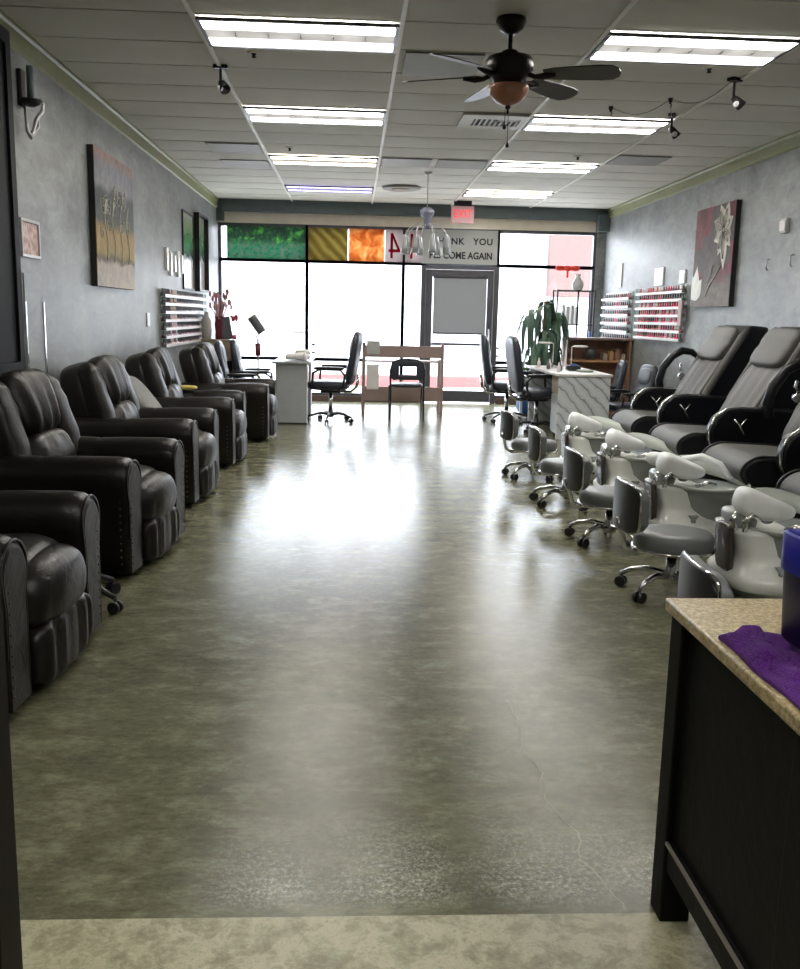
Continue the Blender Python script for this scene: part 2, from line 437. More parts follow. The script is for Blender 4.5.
# door
b = bm_()
box(b, 1.06, 1.13, 14.97, 15.1, 0, 2.15); box(b, 2.21, 2.29, 14.97, 15.1, 0, 2.15); box(b, 1.13, 2.21, 14.97, 15.1, 2.10, 2.15)
struct('trim_8', b, 'alu', bevel=.003)
b = bm_()
box(b, 1.135, 1.24, 15.0, 15.05, .02, 2.095); box(b, 2.11, 2.205, 15.0, 15.05, .02, 2.095); box(b, 1.24, 2.11, 15.0, 15.05, 1.99, 2.095); box(b, 1.24, 2.11, 15.0, 15.05, .02, .20)
d = struct('door_1', b, 'alu', bevel=.003)
obj('pane', box(bm_(), 1.24, 2.11, 15.02, 15.026, .2, 1.99), 'glass', d)
obj('door_handle', tube(bm_(), [(2.15, 14.99, .85), (2.15, 14.94, .88), (2.15, 14.94, 1.15), (2.15, 14.99, 1.18)], .012), 'silver', d)
obj('push_bar', box(bm_(), 1.24, 2.11, 14.96, 14.985, .92, .96), 'alu', d, bevel=.004)
s = thing('roller_shade', 'grey roller shade pulled halfway down the glass front door', 'blind', (1.675, 14.955, 1.985))
obj('roller', cyl(bm_(), (-.43, 0, .0), (.43, 0, 0), .02), 'alu', s)
obj('shade_cloth', box(bm_(), -.42, .42, .006, .010, -.87, 0), 'shade', s)
obj('bottom_bar', box(bm_(), -.42, .42, .0, .016, -.89, -.865), 'alu', s)

# door jamb right beside the camera; recess panel on the left wall
struct('trim_9', box(bm_(), -.62, -.468, 1.16, 1.24, 0, 2.1), 'jamb', bevel=.004)
b = bm_(); box(b, XL, XL+.012, 4.9, 6.07, .955, 2.98); box(b, XL+.012, XL+.03, 4.9, 4.98, .955, 2.98); box(b, XL+.012, XL+.03, 5.99, 6.07, .955, 2.98); box(b, XL+.012, XL+.03, 4.98, 5.99, .955, 1.03); box(b, XL+.012, XL+.03, 4.98, 5.99, 2.9, 2.98)
tag(obj('wall_panel', b, 'darkpanel'), 'tall near black framed panel on the left wall above the nearest recliners', 'panel')

# ------------------------------------------------------------------ ceiling fixtures
def lightmat(name, strength, tint=(1, .97, .92), dim=.45):
    m = bpy.data.materials.new(name); m.use_nodes = True; t = m.node_tree; t.nodes.clear()
    o = t.nodes.new('ShaderNodeOutputMaterial'); e = t.nodes.new('ShaderNodeEmission')
    X, Y, Z = xyz(t)
    a = mth(t, 'ABSOLUTE', Y); tubes = mth(t, 'MULTIPLY', mth(t, 'SUBTRACT', .095, mth(t, 'ABSOLUTE', mth(t, 'SUBTRACT', a, .175))), 22, True)
    sx = mth(t, 'ABSOLUTE', mth(t, 'SINE', mth(t, 'MULTIPLY', X, 2*PI*2.5)))
    cell = mth(t, 'MULTIPLY_ADD', mth(t, 'POWER', sx, .5), .35); cell.node.inputs[2].default_value = .65
    v = mth(t, 'MULTIPLY', mth(t, 'ADD', mth(t, 'MULTIPLY', tubes, 1-dim), dim), cell)
    nn = noise(t, 5, 3); v = mth(t, 'MULTIPLY', v, mth(t, 'ADD', nn, .5))
    t.links.new(mth(t, 'MULTIPLY', v, strength), e.inputs['Strength']); e.inputs['Color'].default_value = (*tint, 1)
    t.links.new(e.outputs[0], o.inputs[0]); return m
LM = lightmat('fluorescent_diffuser', 15.5, (1, .965, .90), .016); LW = lightmat('warm_fluorescent_diffuser', 11, (1, .90, .74), .02); LV = lightmat('dim_violet_tube_diffuser', 1.6, (.60, .56, 1.0), .15)
def troffer(x0, x1, y0, y1, m, label):
    cx, cy = (x0+x1)/2, (y0+y1)/2
    o = thing('ceiling_light', label, 'light', (cx, cy, ZC-.02), 0, 'recessed fluorescent lights in the ceiling grid')
    hx, hy = (x1-x0)/2-.014, (y1-y0)/2-.012; b = bm_(); w = .022
    for q in ((-hx, hx, -hy, -hy+w), (-hx, hx, hy-w, hy), (-hx, -hx+w, -hy+w, hy-w), (hx-w, hx, -hy+w, hy-w)): box(b, q[0], q[1], q[2], q[3], -.006, .012)
    obj('frame', b, 'alu', o)
    obj('diffuser', box(bm_(), -hx+w, hx-w, -hy+w, hy-w, -.001, .006), m, o)
    b = bm_()
    for k in range(1, 6): x = -hx+2*hx*k/6; box(b, x-.004, x+.004, -.03, .03, -.005, -.001)
    obj('baffle', b, 'vent', o); return o
yr = [TY0, TY0+4*TP, TY0+8*TP, TY0+12*TP]
nm = ['nearest', 'second', 'third', 'farthest']
for i, y in enumerate(yr):
    troffer(TX[1], TX[2], y, y+TP, LM if i < 2 else (LW if i == 2 else LV), ['nearest bright fluorescent panel in the left ceiling row', 'second fluorescent panel from the camera in the left ceiling row', 'warm third fluorescent panel in the left ceiling row', 'dim violet fluorescent panel at the window end of the left ceiling row'][i])
    troffer(TX[3], TX[4], y, y+TP, LM if i < 3 else LW, ['nearest bright fluorescent panel in the right ceiling row, beyond the fan blades', 'fluorescent panel in the right ceiling row beside the louvred air register', 'third fluorescent panel from the camera in the right ceiling row', 'fluorescent panel at the window end of the right ceiling row'][i])
troffer(TX[1], TX[2], TY0-8*TP, TY0-7*TP, LM, 'unseen fluorescent fill panel overhead, added on the left for the near floor'); troffer(TX[3], TX[4], TY0-8*TP, TY0-7*TP, LM, 'unseen fluorescent fill panel overhead, added on the right for the near floor')  # out-of-view pair added as fill light over the near floor
# louvred register
o = thing('air_register', 'white louvred square air register in the ceiling behind the fan', 'vent', (1.185, yr[1]+TP/2-.02, ZC-.015))
b = bm_(); 
for q in ((-.28, .28, -.28, -.12), (-.28, .28, .17, .28), (-.28, -.17, -.12, .17), (.24, .28, -.12, .17)): box(b, *q, -.006, .008)
obj('frame', b, 'vent', o)
obj('duct', box(bm_(), -.17, .24, -.12, .17, 0, .01), 'dark', o)
b = bm_()
for k in range(9): x = -.15+k*.045; box(b, x, x+.014, -.12 if k < 4 else -.02, .17, -.006, .001)
for k in range(3): box(b, .04, .24, -.12+k*.03, -.108+k*.03, -.006, .001)
obj('slat', b, 'vent', o)
def retpanel(x0, x1, j, label, k=0):
    y0 = TY0+j*TP; y1 = y0+TP
    o = tag(obj('return_grille', box(bm_(), x0+.02, x1-.02, y0+.015, y1-.015, ZC-.012, ZC-.004), 'dgrey', bevel=.002), label, 'vent', 'dull grey perforated ceiling return panels'); return o
retpanel(.28, .86, 8, 'dull grey return panel just right of the third left light'); retpanel(.89, 1.47, 8, 'dull grey return panel against the third right light')
retpanel(-1.55, -.97, 7, 'nearer of two dull grey return panels left of the left lights'); retpanel(-1.55, -.97, 8.75, 'farther of two dull grey return panels left of the left lights')
retpanel(2.72, 3.32, 7, 'dull grey return panel right of the third right light')
retpanel(.30, .86, 1, 'grey return panel with pale centre beside the fan blades')
o = thing('ceiling_diffuser', 'round dark ringed air diffuser near the storefront beside the violet light', 'vent', (.62, 12.95, ZC-.012))
obj('outer_ring', lathe(bm_(), [(.26, 0), (.25, -.02), (.20, -.03), (.17, -.012), (.12, -.012)]), 'dgrey', o); obj('inner_cone', lathe(bm_(), [(.13, -.01), (.1, -.035), (.03, -.03)]), 'tan', o)
for x, y, l in ((-.68, 6.63, 'small round sprinkler head in front of the nearest left light'), (-.68, 10.19, 'small round sprinkler head before the third left light'), (2.34, 10.19, 'small round sprinkler head before the third right light'), (2.38, 6.60, 'small dark sprinkler head nearest the right spotlights')):
    o = thing('sprinkler_head', l, 'sprinkler', (x, y, ZC), 0, 'sprinkler heads')
    obj('escutcheon', lathe(bm_(), [(.001, -.012), (.03, -.010), (.045, -.006), (.047, .0)], n=16), 'vent', o); obj('nozzle', lathe(bm_(), [(.001, -.04), (.016, -.036), (.010, -.02), (.018, -.012)], n=12), 'iron', o)
# spot lamps
def spot(x, y, l, drop=.12, aim=0):
    o = thing('spotlight', l, 'spotlight', (x, y, ZC), aim, 'ceiling spotlights')
    obj('mount_plate', box(bm_(), -.05, .05, -.03, .03, -.025, 0), 'iron', o, bevel=.004)
    obj('stem', cyl(bm_(), (0, 0, -.02), (0, 0, -drop), .009, n=10), 'iron', o)
    b = bm_(); lathe(b, [(.001, .05), (.02, .045), (.028, .02), (.038, -.045), (.034, -.045), (.02, 0)], n=16)
    bmesh.ops.transform(b, matrix=Matrix.Translation((.02, -.02, -drop-.02)) @ Euler((R(-35), R(-30), 0)).to_matrix().to_4x4(), verts=b.verts[:])
    h = obj('lamp_head', b, 'iron', o)
    obj('bulb', cushion(bm_(), (.0, -.03, -drop-.04), (.022, .022, .022), 2, n=6), 'acryl', h); return o
spot(-.95, 7.0, 'spotlight hanging left of the near left light panel', .12, 0)
spot(2.66, 6.85, 'nearer of the two spotlights at upper right', .14, .5); spot(2.62, 8.05, 'farther of the two spotlights, wired by the second right light', .12, 1.2)
b = bm_()
for a, c in (((2.66, 6.9), (2.42, 7.5)), ((2.42, 7.5), (2.05, 7.85)), ((2.62, 8.0), (2.42, 7.5))):
    pts = [(a[0]+(c[0]-a[0])*k/8, a[1]+(c[1]-a[1])*k/8, ZC-.01-.08*math.sin(PI*k/8)) for k in range(9)]; tube(b, pts, .0028, 5)
tag(obj('cable', b, 'cable'), 'thin drooping cables strung between ceiling hooks by the right spotlights', 'cable')
for x, y, l in ((2.42, 7.5, 'small dark ceiling hook between the two right spotlights'), (2.05, 7.85, 'small dark ceiling hook left of the right spotlights')):
    b = bm_(); lathe(b, [(.02, -.0), (.018, -.02), (.006, -.045)], (x, y, ZC), 10); tube(b, [(x, y, ZC-.04), (x+.012, y, ZC-.055), (x, y, ZC-.07)], .004, 6)
    tag(obj('ceiling_hook', b, 'iron'), l, 'hook')

# ceiling fan
F = thing('ceiling_fan', 'dark bronze ceiling fan with amber glass bowl light', 'ceiling fan', (.885, 5.72, ZC))
obj('canopy', lathe(bm_(), [(.085, 0), (.088, -.02), (.07, -.06), (.035, -.085), (.018, -.09)]), 'bronze', F)
obj('downrod', cyl(bm_(), (0, 0, -.08), (0, 0, -.2), .013), 'bronze', F)
obj('motor', lathe(bm_(), [(.02, -.17), (.045, -.18), (.06, -.205), (.125, -.215), (.14, -.24), (.14, -.29), (.12, -.31), (.10, -.33), (.085, -.37), (.05, -.38)], n=32), 'bronze', F)
m, t, bb = nt('amber_glass_bowl'); bb.inputs['Roughness'].default_value = .3
t.links.new(ramp(t, noise(t, 9, 4, dist=1), [(.3, (.34, .13, .07)), (.6, (.48, .22, .13)), (.75, (.55, .35, .24))]), bb.inputs['Base Color']); bb.inputs['Transmission Weight'].default_value = .15; M['amber'] = m
obj('bowl_shade', lathe(bm_(), [(.115, -.37), (.118, -.385), (.105, -.42), (.075, -.455), (.035, -.475), (.01, -.48)], n=32), 'amber', F)
obj('finial', lathe(bm_(), [(.001, -.525), (.008, -.515), (.006, -.5), (.018, -.49), (.014, -.478), (.004, -.47)], n=16), 'bronze', F)
for nme, dx, L in (('pull_chain', .0, .70), ('pull_chain', -.02, .60)):
    b = bm_(); tube(b, [(dx, -.03, -.47), (dx, -.03, -L)], .0018, 6); c = obj('pull_chain', b, 'bronze', F)
    obj('pull_knob', lathe(bm_(), [(.001, -.018), (.012, -.01), (.01, .006), (.003, .014)], (dx, -.03, -L), 12), 'bronze', c)
for a in (-18, 42, 102, 162, 222):
    ca = R(a); b = bm_(); secs = []
    for r, w in ((.20, .045), (.26, .062), (.40, .076), (.52, .082), (.59, .074), (.625, .045), (.635, .012)):
        tw = R(-14); z = -.315-.02*(r-.2)
        secs.append([(r, -w*math.cos(tw), z-w*math.sin(tw)), (r, w*math.cos(tw), z+w*math.sin(tw)), (r, w*math.cos(tw), z+w*math.sin(tw)+.007), (r, -w*math.cos(tw), z-w*math.sin(tw)+.007)])
    loft(b, secs); bmesh.ops.rotate(b, verts=b.verts[:], matrix=Matrix.Rotation(ca, 3, 'Z')); bl = obj('blade', b, 'blade', F, smooth=False)
    b = bm_(); tube(b, [(.10, 0, -.30), (.15, 0, -.325), (.2, .0, -.325), (.27, 0, -.318)], [.016, .014, .02, .012], 8); bmesh.ops.rotate(b, verts=b.verts[:], matrix=Matrix.Rotation(ca, 3, 'Z')); obj('blade_iron', b, 'bronze', bl)

# hanging crystal pendant near the window
P = thing('chandelier', 'small frosted glass chandelier on a thin rod before the THANK YOU sign', 'chandelier', (.87, 11.6, ZC))
obj('canopy', lathe(bm_(), [(.05, 0), (.05, -.015), (.01, -.04)], n=16), 'silver', P)
obj('rod', cyl(bm_(), (0, 0, -.03), (0, 0, -.42), .006, n=8), 'silver', P)
obj('globe', lathe(bm_(), [(.012, -.40), (.05, -.41), (.088, -.45), (.08, -.49), (.05, -.53), (.035, -.60), (.03, -.66)], n=20), mat('lavender_glass', (.25, .26, .36), .2, trans=.3), P)
for k in range(8):
    a = 2*PI*k/8+.2; ca, sa = math.cos(a), math.sin(a)
    b = bm_(); tube(b, [(.02*ca, .02*sa, -.62), (.12*ca, .12*sa, -.60), (.22*ca, .22*sa, -.66), (.27*ca, .27*sa, -.74)], .006, 6); ar = obj('arm', b, 'silver', P)
    obj('glass_shade', lathe(bm_(), [(.018, 0), (.03, -.05), (.042, -.13), (.05, -.22), (.045, -.22), (.03, -.1), (.012, -.02)], (.27*ca, .27*sa, -.73), 10, cap=False), 'crystal', ar)

# exit sign
E = thing('exit_sign', 'red lettered EXIT sign hanging above the front door', 'exit sign', (1.6, 14.3, ZC))
obj('mount', box(bm_(), -.13, .13, -.03, .03, -.075, 0), 'dark', E)
obj('housing', box(bm_(), -.17, .17, -.02, .02, -.32, -.075), mat('pale_pink_sign_face', (.55, .35, .38), .5, emis=(1, .5, .55), es=.05), E, bevel=.004)
def text(s, size, m, parent, loc, rot=(R(90), 0, 0), name='lettering', ext=.002, align='CENTER', sx=1, spacing=1):
    cu = bpy.data.curves.new(name, 'FONT'); cu.body = s; cu.size = size; cu.extrude = ext; cu.align_x = align; cu.align_y = 'CENTER'; cu.space_character = spacing; cu.offset = size*(.028 if m == 'ink' else .012)
    o = bpy.data.objects.new(name, cu); COL.objects.link(o)
    dg = bpy.context.evaluated_depsgraph_get(); me = bpy.data.meshes.new_from_object(o.evaluated_get(dg)); bpy.data.objects.remove(o)
    me.materials.clear(); me.materials.append(M[m] if isinstance(m, str) else m)
    n = bpy.data.objects.new(name, me); COL.objects.link(n); n.parent = parent; n.location = loc; n.rotation_euler = rot; n.scale = (sx, 1, 1); return n
text('EXIT', .16, mat('exit_red', (.6, .03, .05), .4, emis=(1, .05, .08), es=.35), E, (0, -.024, -.19), sx=.85)
# THANK YOU banner
S = thing('banner_sign', 'grey hanging sign reading THANK YOU PLS COME AGAIN above the door', 'sign', (1.66, 14.9, 2.405))
obj('board', box(bm_(), -.61, .57, -.006, .006, -.225, .292), 'signgrey', S)
text('THANK   YOU', .135, 'ink', S, (.02, -.01, .115), sx=1.0, spacing=1.12)
text('PLS COME AGAIN', .145, 'ink', S, (.0, -.01, -.10), sx=.86)
# transom posters
def poster(x0, x1, m, label, z0=2.192, z1=2.684, y=14.965):
    o = obj('window_poster', box(bm_(), x0-(x0+x1)/2, x1-(x0+x1)/2, -.003, .003, z0-(z0+z1)/2, z1-(z0+z1)/2), m); o.location = ((x0+x1)/2, y, (z0+z1)/2)
    return tag(o, label, 'poster', 'posters in the window transom')
poster(-1.965, -.755, 'p_garden', 'long poster of green plants and flowers in the left transom window')
poster(-.715, -.10, 'p_khaki', 'khaki green poster right of the green plant poster')
poster(-.085, .47, 'p_orange', 'orange flame-coloured poster beside the white numbered ones')
for x0, x1, l in ((.478, .757, 'white poster with a red mirrored numeral four beside the orange one'), (.793, 1.06, 'greyish poster with a red mirrored numeral four partly behind the chandelier')):
    o = poster(x0, x1, 'p_white', l); b = bm_()
    prism(b, [(-.055, -.19), (-.015, -.19), (-.015, .19), (-.055, .19)], -.009, -.0035); prism(b, [(-.085, -.10), (.10, -.10), (.10, -.055), (-.085, -.055)], -.0092, -.0036); prism(b, [(.10, -.075), (.06, -.075), (-.05, .19), (-.018, .19)], -.0094, -.0037)
    obj('numeral', b, 'p_red', o)

# ------------------------------------------------------------------ wall things
def sconce():
    S = thing('wall_sconce', 'dark wall sconce with curly silver scroll high on the left wall', 'wall lamp', (XL, 6.28, 2.62))
    obj('back_plate', box(bm_(), 0, .03, -.04, .04, -.02, .20), 'iron', S, bevel=.008)
    obj('candle_tube', cyl(bm_(), (.07, 0, .02), (.07, 0, .22), .022, n=12), 'slate', S)
    obj('cup', lathe(bm_(), [(.02, -.03), (.05, -.015), (.075, .0), (.07, .012), (.02, .01)], (.07, 0, .01), 16), 'iron', S)
    b = bm_(); tube(b, [(.03, .0, -.02), (.05, -.04, -.10), (.05, -.03, -.17), (.06, .0, -.20), (.07, .03, -.15), (.08, .06, -.08), (.1, .12, -.02), (.1, .14, .03), (.1, .10, .05)], [.008, .009, .012, .016, .01, .012, .014, .010, .006], 8)
    tube(b, [(.06, .0, -.2), (.05, .05, -.19), (.08, .09, -.12), (.09, .07, -.06)], [.012, .008, .009, .005], 8)
    obj('scroll', b, 'silver', S)
sconce()
o = thing('framed_notice', 'small pinkish notice in a silver frame on the left wall', 'frame', (XL, 6.325, 1.80))
b = bm_()
for q in ((-.175, .175, .10, .12), (-.175, .175, -.12, -.10), (-.175, -.155, -.10, .10), (.155, .175, -.10, .10)): box(b, 0, .02, q[0], q[1], q[2], q[3])
obj('frame', b, 'silver', o, bevel=.003)
m, t, bb = nt('notice_paper'); t.links.new(ramp(t, noise(t, 26, 2), [(.4, (.35, .20, .17)), (.6, (.6, .45, .40))]), bb.inputs['Base Color']); M['notice'] = m
obj('paper', box(bm_(), .0, .008, -.155, .155, -.1, .1), 'notice', o)
o = thing('wall_mirror', 'narrow wall panel with two bright chrome vertical edges beneath the framed notice', 'panel', (XL, 6.35, 1.16))
obj('panel', box(bm_(), 0, .008, -.17, .17, -.28, .42), 'wall', o)
obj('edge_strip', box(bm_(), 0, .016, -.185, -.17, -.26, .24), 'chrome', o); obj('edge_strip', box(bm_(), 0, .016, .17, .185, -.26, .24), 'chrome', o)
# left landscape canvas
def f_land():
    m, t, b = nt('landscape_painting'); X, Y, Z = xyz(t); n = noise(t, 4, 6, dist=.6)
    zz = mth(t, 'ADD', Z, mth(t, 'MULTIPLY', mth(t, 'SUBTRACT', n, .5), .16))
    f = mth(t, 'ADD', mth(t, 'DIVIDE', zz, 1.12), .5)
    c = ramp(t, f, [(0, (.42, .38, .34)), (.19, (.36, .32, .28)), (.22, (.07, .05, .03)), (.27, (.26, .19, .05)), (.42, (.30, .20, .07)), (.5, (.06, .07, .06)), (.70, (.05, .06, .07)), (.76, (.22, .22, .24)), (.88, (.20, .21, .26)), (1, (.34, .20, .16))])
    g = ramp(t, noise(t, 12, 7, rough=.75), [(.35, (.5, .5, .5)), (.7, (1.5, 1.4, 1.3))])
    t.links.new(mix(t, .6, c, g, 'MULTIPLY'), b.inputs['Base Color']); b.inputs['Roughness'].default_value = .6; b.inputs['Specular IOR Level'].default_value = .25; return m
M['land'] = f_land()
o = thing('landscape_painting', 'large landscape canvas with swirling silver branches on the left wall', 'painting', (XL+.002, 8.42, 2.09))
obj('canvas', box(bm_(), .045, .05, -.65, .65, -.54, .54), 'land', o); obj('stretcher_edge', box(bm_(), 0, .045, -.652, .652, -.542, .542), 'dark', o)
b = bm_()
for k in range(16):
    cy = -.5+random.random()*.95; cz = -.12+random.random()*.36; r0 = .05+.05*random.random()
    tube(b, [(.053, cy+r0*(1-j/14)*math.cos(j*.75+k), cz+r0*(1-j/14)*math.sin(j*.75+k)) for j in range(13)], .0035, 4)
for k in range(4): tube(b, [(.053, -.35+k*.25+.05*math.sin(j), -.32+j*.07) for j in range(8)], .006, 4)
obj('painted_branches', b, mat('silver_paint', (.42, .40, .34), .4), o)
def narrow(y0, y1, z0, z1, label, frame):
    o = thing('framed_picture', label, 'picture', (XL, (y0+y1)/2, (z0+z1)/2), 0, 'tall framed pictures on the left wall'); hy, hz = (y1-y0)/2, (z1-z0)/2; w = .025; b = bm_()
    for q in ((-hy, hy, hz-w, hz), (-hy, hy, -hz, -hz+w), (-hy, -hy+w, -hz+w, hz-w), (hy-w, hy, -hz+w, hz-w)): box(b, 0, frame, *q)
    obj('frame', b, 'iron', o); m, t, bb = nt('green_print'); X, Y, Z = xyz(t)
    f = mth(t, 'ADD', mth(t, 'ADD', Z, mth(t, 'MULTIPLY', noise(t, 7, 4), .3)), .35)
    t.links.new(ramp(t, f, [(0, (.5, .42, .38)), (.38, (.48, .46, .42)), (.45, (.12, .14, .16)), (.6, (.08, .25, .10)), (.85, (.35, .42, .30)), (1, (.5, .48, .45))]), bb.inputs['Base Color']); bb.inputs['Roughness'].default_value = .15
    obj('print', box(bm_(), 0, .01, -hy+w, hy-w, -hz+w, hz-w), m, o)
narrow(11.85, 12.62, 1.63, 2.58, 'tall green print in a thin dark frame, left of a matching one', .02); narrow(12.74, 13.55, 1.63, 2.64, 'tall green print in a thick black frame nearest the window', .07)
o = thing('tip_display', 'row of upright white strips on the left wall above the polish rack', 'display', (XL, 11.25, 1.93))
for k in range(5): obj('strip', box(bm_(), 0, .03, -.5+k*.23, -.39+k*.23, -.12-(k % 2)*.05, .13-(k % 3)*.03), 'acryl', o, bevel=.004)
tag(obj('light_switch', box(bm_(), XL, XL+.012, 9.75, 9.87, 1.2, 1.34), 'acryl', bevel=.004), 'white light switch plate on the left wall before the polish rack', 'switch')
# polish racks + bottles
pcols = [('deep red', (.32, .015, .03)), ('hot pink', (.6, .06, .14)), ('pale pink', (.55, .28, .28)), ('burgundy', (.10, .012, .03)), ('teal', (.03, .16, .15)), ('mauve', (.22, .12, .16)), ('coral', (.55, .12, .08)), ('clear beige', (.45, .36, .30)), ('dark plum', (.04, .015, .03))]
def bottle_mesh(i):
    nme, c = pcols[i]; b = bm_(); lathe(b, [(.018, 0), (.019, .004), (.019, .036), (.008, .045)], n=8); lathe(b, [(.0085, .045), (.009, .05), (.008, .085), (.006, .088)], n=8, mi=1)
    me = bpy.data.meshes.new('nail_polish_bottle'); bmesh.ops.recalc_face_normals(b, faces=b.faces[:]); b.to_mesh(me); b.free()
    me.materials.append(mat('polish_'+nme.replace(' ', '_'), c, .15)); me.materials.append(M['black'] if i in (0, 3, 4, 8) else M['acryl'] if i in (2, 7) else me.materials[0]); return me
BM_ = [bottle_mesh(i) for i in range(len(pcols))]
def rack(side, y0, y1, z0, z1, nsh, label, rname, nb, palette, near_only=None):
    sx = 1 if side == 'L' else -1; x0 = XL if side == 'L' else XR
    o = thing('polish_rack', label, 'rack', (x0, (y0+y1)/2, z0), 0)
    hy = (y1-y0)/2; H = z1-z0
    xs = lambda a, b: (min(sx*a, sx*b), max(sx*a, sx*b))
    obj('back_panel', box(bm_(), *xs(0, .006), -hy, hy, 0, H), mat('rack_back', (.55, .50, .50), .3), o)
    zs = [H*k/nsh for k in range(nsh)]
    for z in zs:
        b = bm_(); box(b, *xs(.006, .07), -hy, hy, z, z+.006); box(b, *xs(.066, .072), -hy, hy, z+.0061, z+.032)
        obj('shelf', b, 'acryl', o)
    for s in (-1, 1):
        obj('end_panel', box(bm_(), *xs(.006, .074), s*hy-.004, s*hy+.004, 0, H), 'clear', o)
    stuff = bm_(); ns = 0; pitch = (y1-y0-.06)/nb
    ordn = ['bottom', 'second', 'third', 'fourth', 'fifth', 'sixth', 'seventh']
    for si, z in enumerate(zs):
        for k in range(nb):
            pi = palette(si, k/nb); y = y0+.04+pitch*k; x = x0+sx*.035
            if near_only is not None and k >= near_only:
                box(stuff, x-.016, x+.016, y-.016, y+.016, z0+z+.006, z0+z+.045, mi=pi); box(stuff, x-.007, x+.007, y-.007, y+.007, z0+z+.045, z0+z+.09, mi=len(pcols)); continue
            q = bpy.data.objects.new('nail_polish_bottle', BM_[pi]); COL.objects.link(q); q.location = (x, y, z0+z+.0065); q.scale = (1.3, 1.75, 1)
            tag(q, '%s polish bottle, %s shelf up of %s' % (pcols[pi][0], ordn[si], rname), 'bottle', '%s bottles, %s shelf of %s' % (pcols[pi][0], ordn[si], rname))
    if near_only is not None:
        q = obj('nail_polish_bottles', stuff, [BM_[i].materials[0] for i in range(len(pcols))]+['black']); tag(q, 'many small nail polish bottles filling the far part of the left wall rack', 'bottles', None, 'stuff')
    else: stuff.free()
    return o
rnd = random.Random(3)
rack('R', 11.12, 12.95, 1.13, 1.80, 7, 'larger white nail polish rack on the right wall, nearer the painting', 'the larger right wall rack', 20, lambda s, f: ([4, 0, 1] if s == 5 else [0, 1, 6] if f > .5 and s < 4 else [5, 2, 1, 7, 4] if f < .5 else [1, 2, 6])[rnd.randrange(3)])
rack('R', 13.3, 14.75, 1.07, 1.78, 6, 'smaller white nail polish rack on the right wall by the window', 'the smaller right wall rack', 14, lambda s, f: ([8, 3, 8] if s < 2 or f > .55 else [1, 0, 3])[rnd.randrange(3)])
rack('L', 10.4, 13.25, .97, 1.60, 7, 'long white nail polish rack on the left wall above the recliners', 'the left wall rack', 34, lambda s, f: ([8, 3, 3] if f < .12 else [2, 5, 7, 2])[rnd.randrange(3)], near_only=10)
tag(obj('dark_board', box(bm_(), XR-.10, XR-.075, 11.0, 11.12, 1.32, 1.62), 'desk'), 'small brown board on the near end of the larger right polish rack', 'board')
def wallbit(name, y0, y1, z0, z1, m, l, c, d=.02): tag(obj(name, box(bm_(), XR-d, XR, y0, y1, z0, z1), m, bevel=.003), l, c)
wallbit('paper_sheet', 12.0, 12.35, 1.80+.02, 2.05, 'acryl', 'white sheet on the right wall above the larger polish rack', 'paper')
wallbit('paper_sheet', 11.2, 11.4, 1.82, 1.98, 'acryl', 'small white slip on the right wall above the near end of the larger rack', 'paper')
wallbit('paper_sheet', 13.9, 14.1, 1.85, 2.2, 'acryl', 'narrow white strip on the right wall above the smaller polish rack', 'paper')
o = thing('thermostat', 'small white thermostat box on the right wall beyond the flower painting', 'thermostat', (XR, 8.66, 2.25))
obj('body', box(bm_(), -.035, 0, -.07, .05, -.065, .065), 'porc', o, bevel=.006); obj('cover', box(bm_(), -.045, -.035, -.065, .045, -.045, .045), 'acryl', o, bevel=.003)
for y, z in ((8.95, 1.92), (8.45, 1.93)):
    tag(obj('wall_hook', tube(bm_(), [(XR, y, z+.05), (XR-.03, y, z+.045), (XR-.03, y, z-.04), (XR-.01, y, z-.05)], .007, 6), 'silver'), 'tiny metal hook on the right wall, %s of a pair below the thermostat' % ('farther' if y > 8.7 else 'nearer'), 'hook')
# flower painting
def f_flower():
    m, t, b = nt('red_grey_abstract'); X, Y, Z = xyz(t)
    br = t.nodes.new('ShaderNodeTexVoronoi'); br.inputs['Scale'].default_value = 3.2; br.distance = 'CHEBYCHEV'
    tc = t.nodes.new('ShaderNodeTexCoord'); t.links.new(tc.outputs['Object'], br.inputs['Vector'])
    s = t.nodes.new('ShaderNodeSeparateColor'); t.links.new(br.outputs['Color'], s.inputs[0])
    c = ramp(t, s.outputs[0], [(0, (.10, .025, .03)), (.25, (.075, .06, .058)), (.45, (.16, .03, .04)), (.6, (.09, .075, .07)), (.8, (.13, .045, .045)), (.93, (.26, .02, .05))], 'CONSTANT')
    g = ramp(t, noise(t, 8, 7, rough=.7), [(.35, (.55, .55, .55)), (.65, (1.4, 1.35, 1.3))]); c = mix(t, .8, c, g, 'MULTIPLY')
    lo = ramp(t, noise(t, 9, 7, rough=.7), [(.4, (.10, .085, .07)), (.7, (.22, .18, .16))])
    f = mth(t, 'MULTIPLY', mth(t, 'SUBTRACT', -.22, Z), 9, True)
    t.links.new(mix(t, f, c, lo), b.inputs['Base Color']); b.inputs['Roughness'].default_value = .55; b.inputs['Specular IOR Level'].default_value = .25; return m
M['abstract'] = f_flower()
o = thing('flower_painting', 'red and grey canvas with a large white flower on the right wall', 'painting', (XR-.002, 10.27, 2.07))
obj('canvas', box(bm_(), -.055, -.05, -.55, .55, -.535, .535), 'abstract', o); obj('stretcher_edge', box(bm_(), -.05, 0, -.552, .552, -.537, .537), 'dark', o)
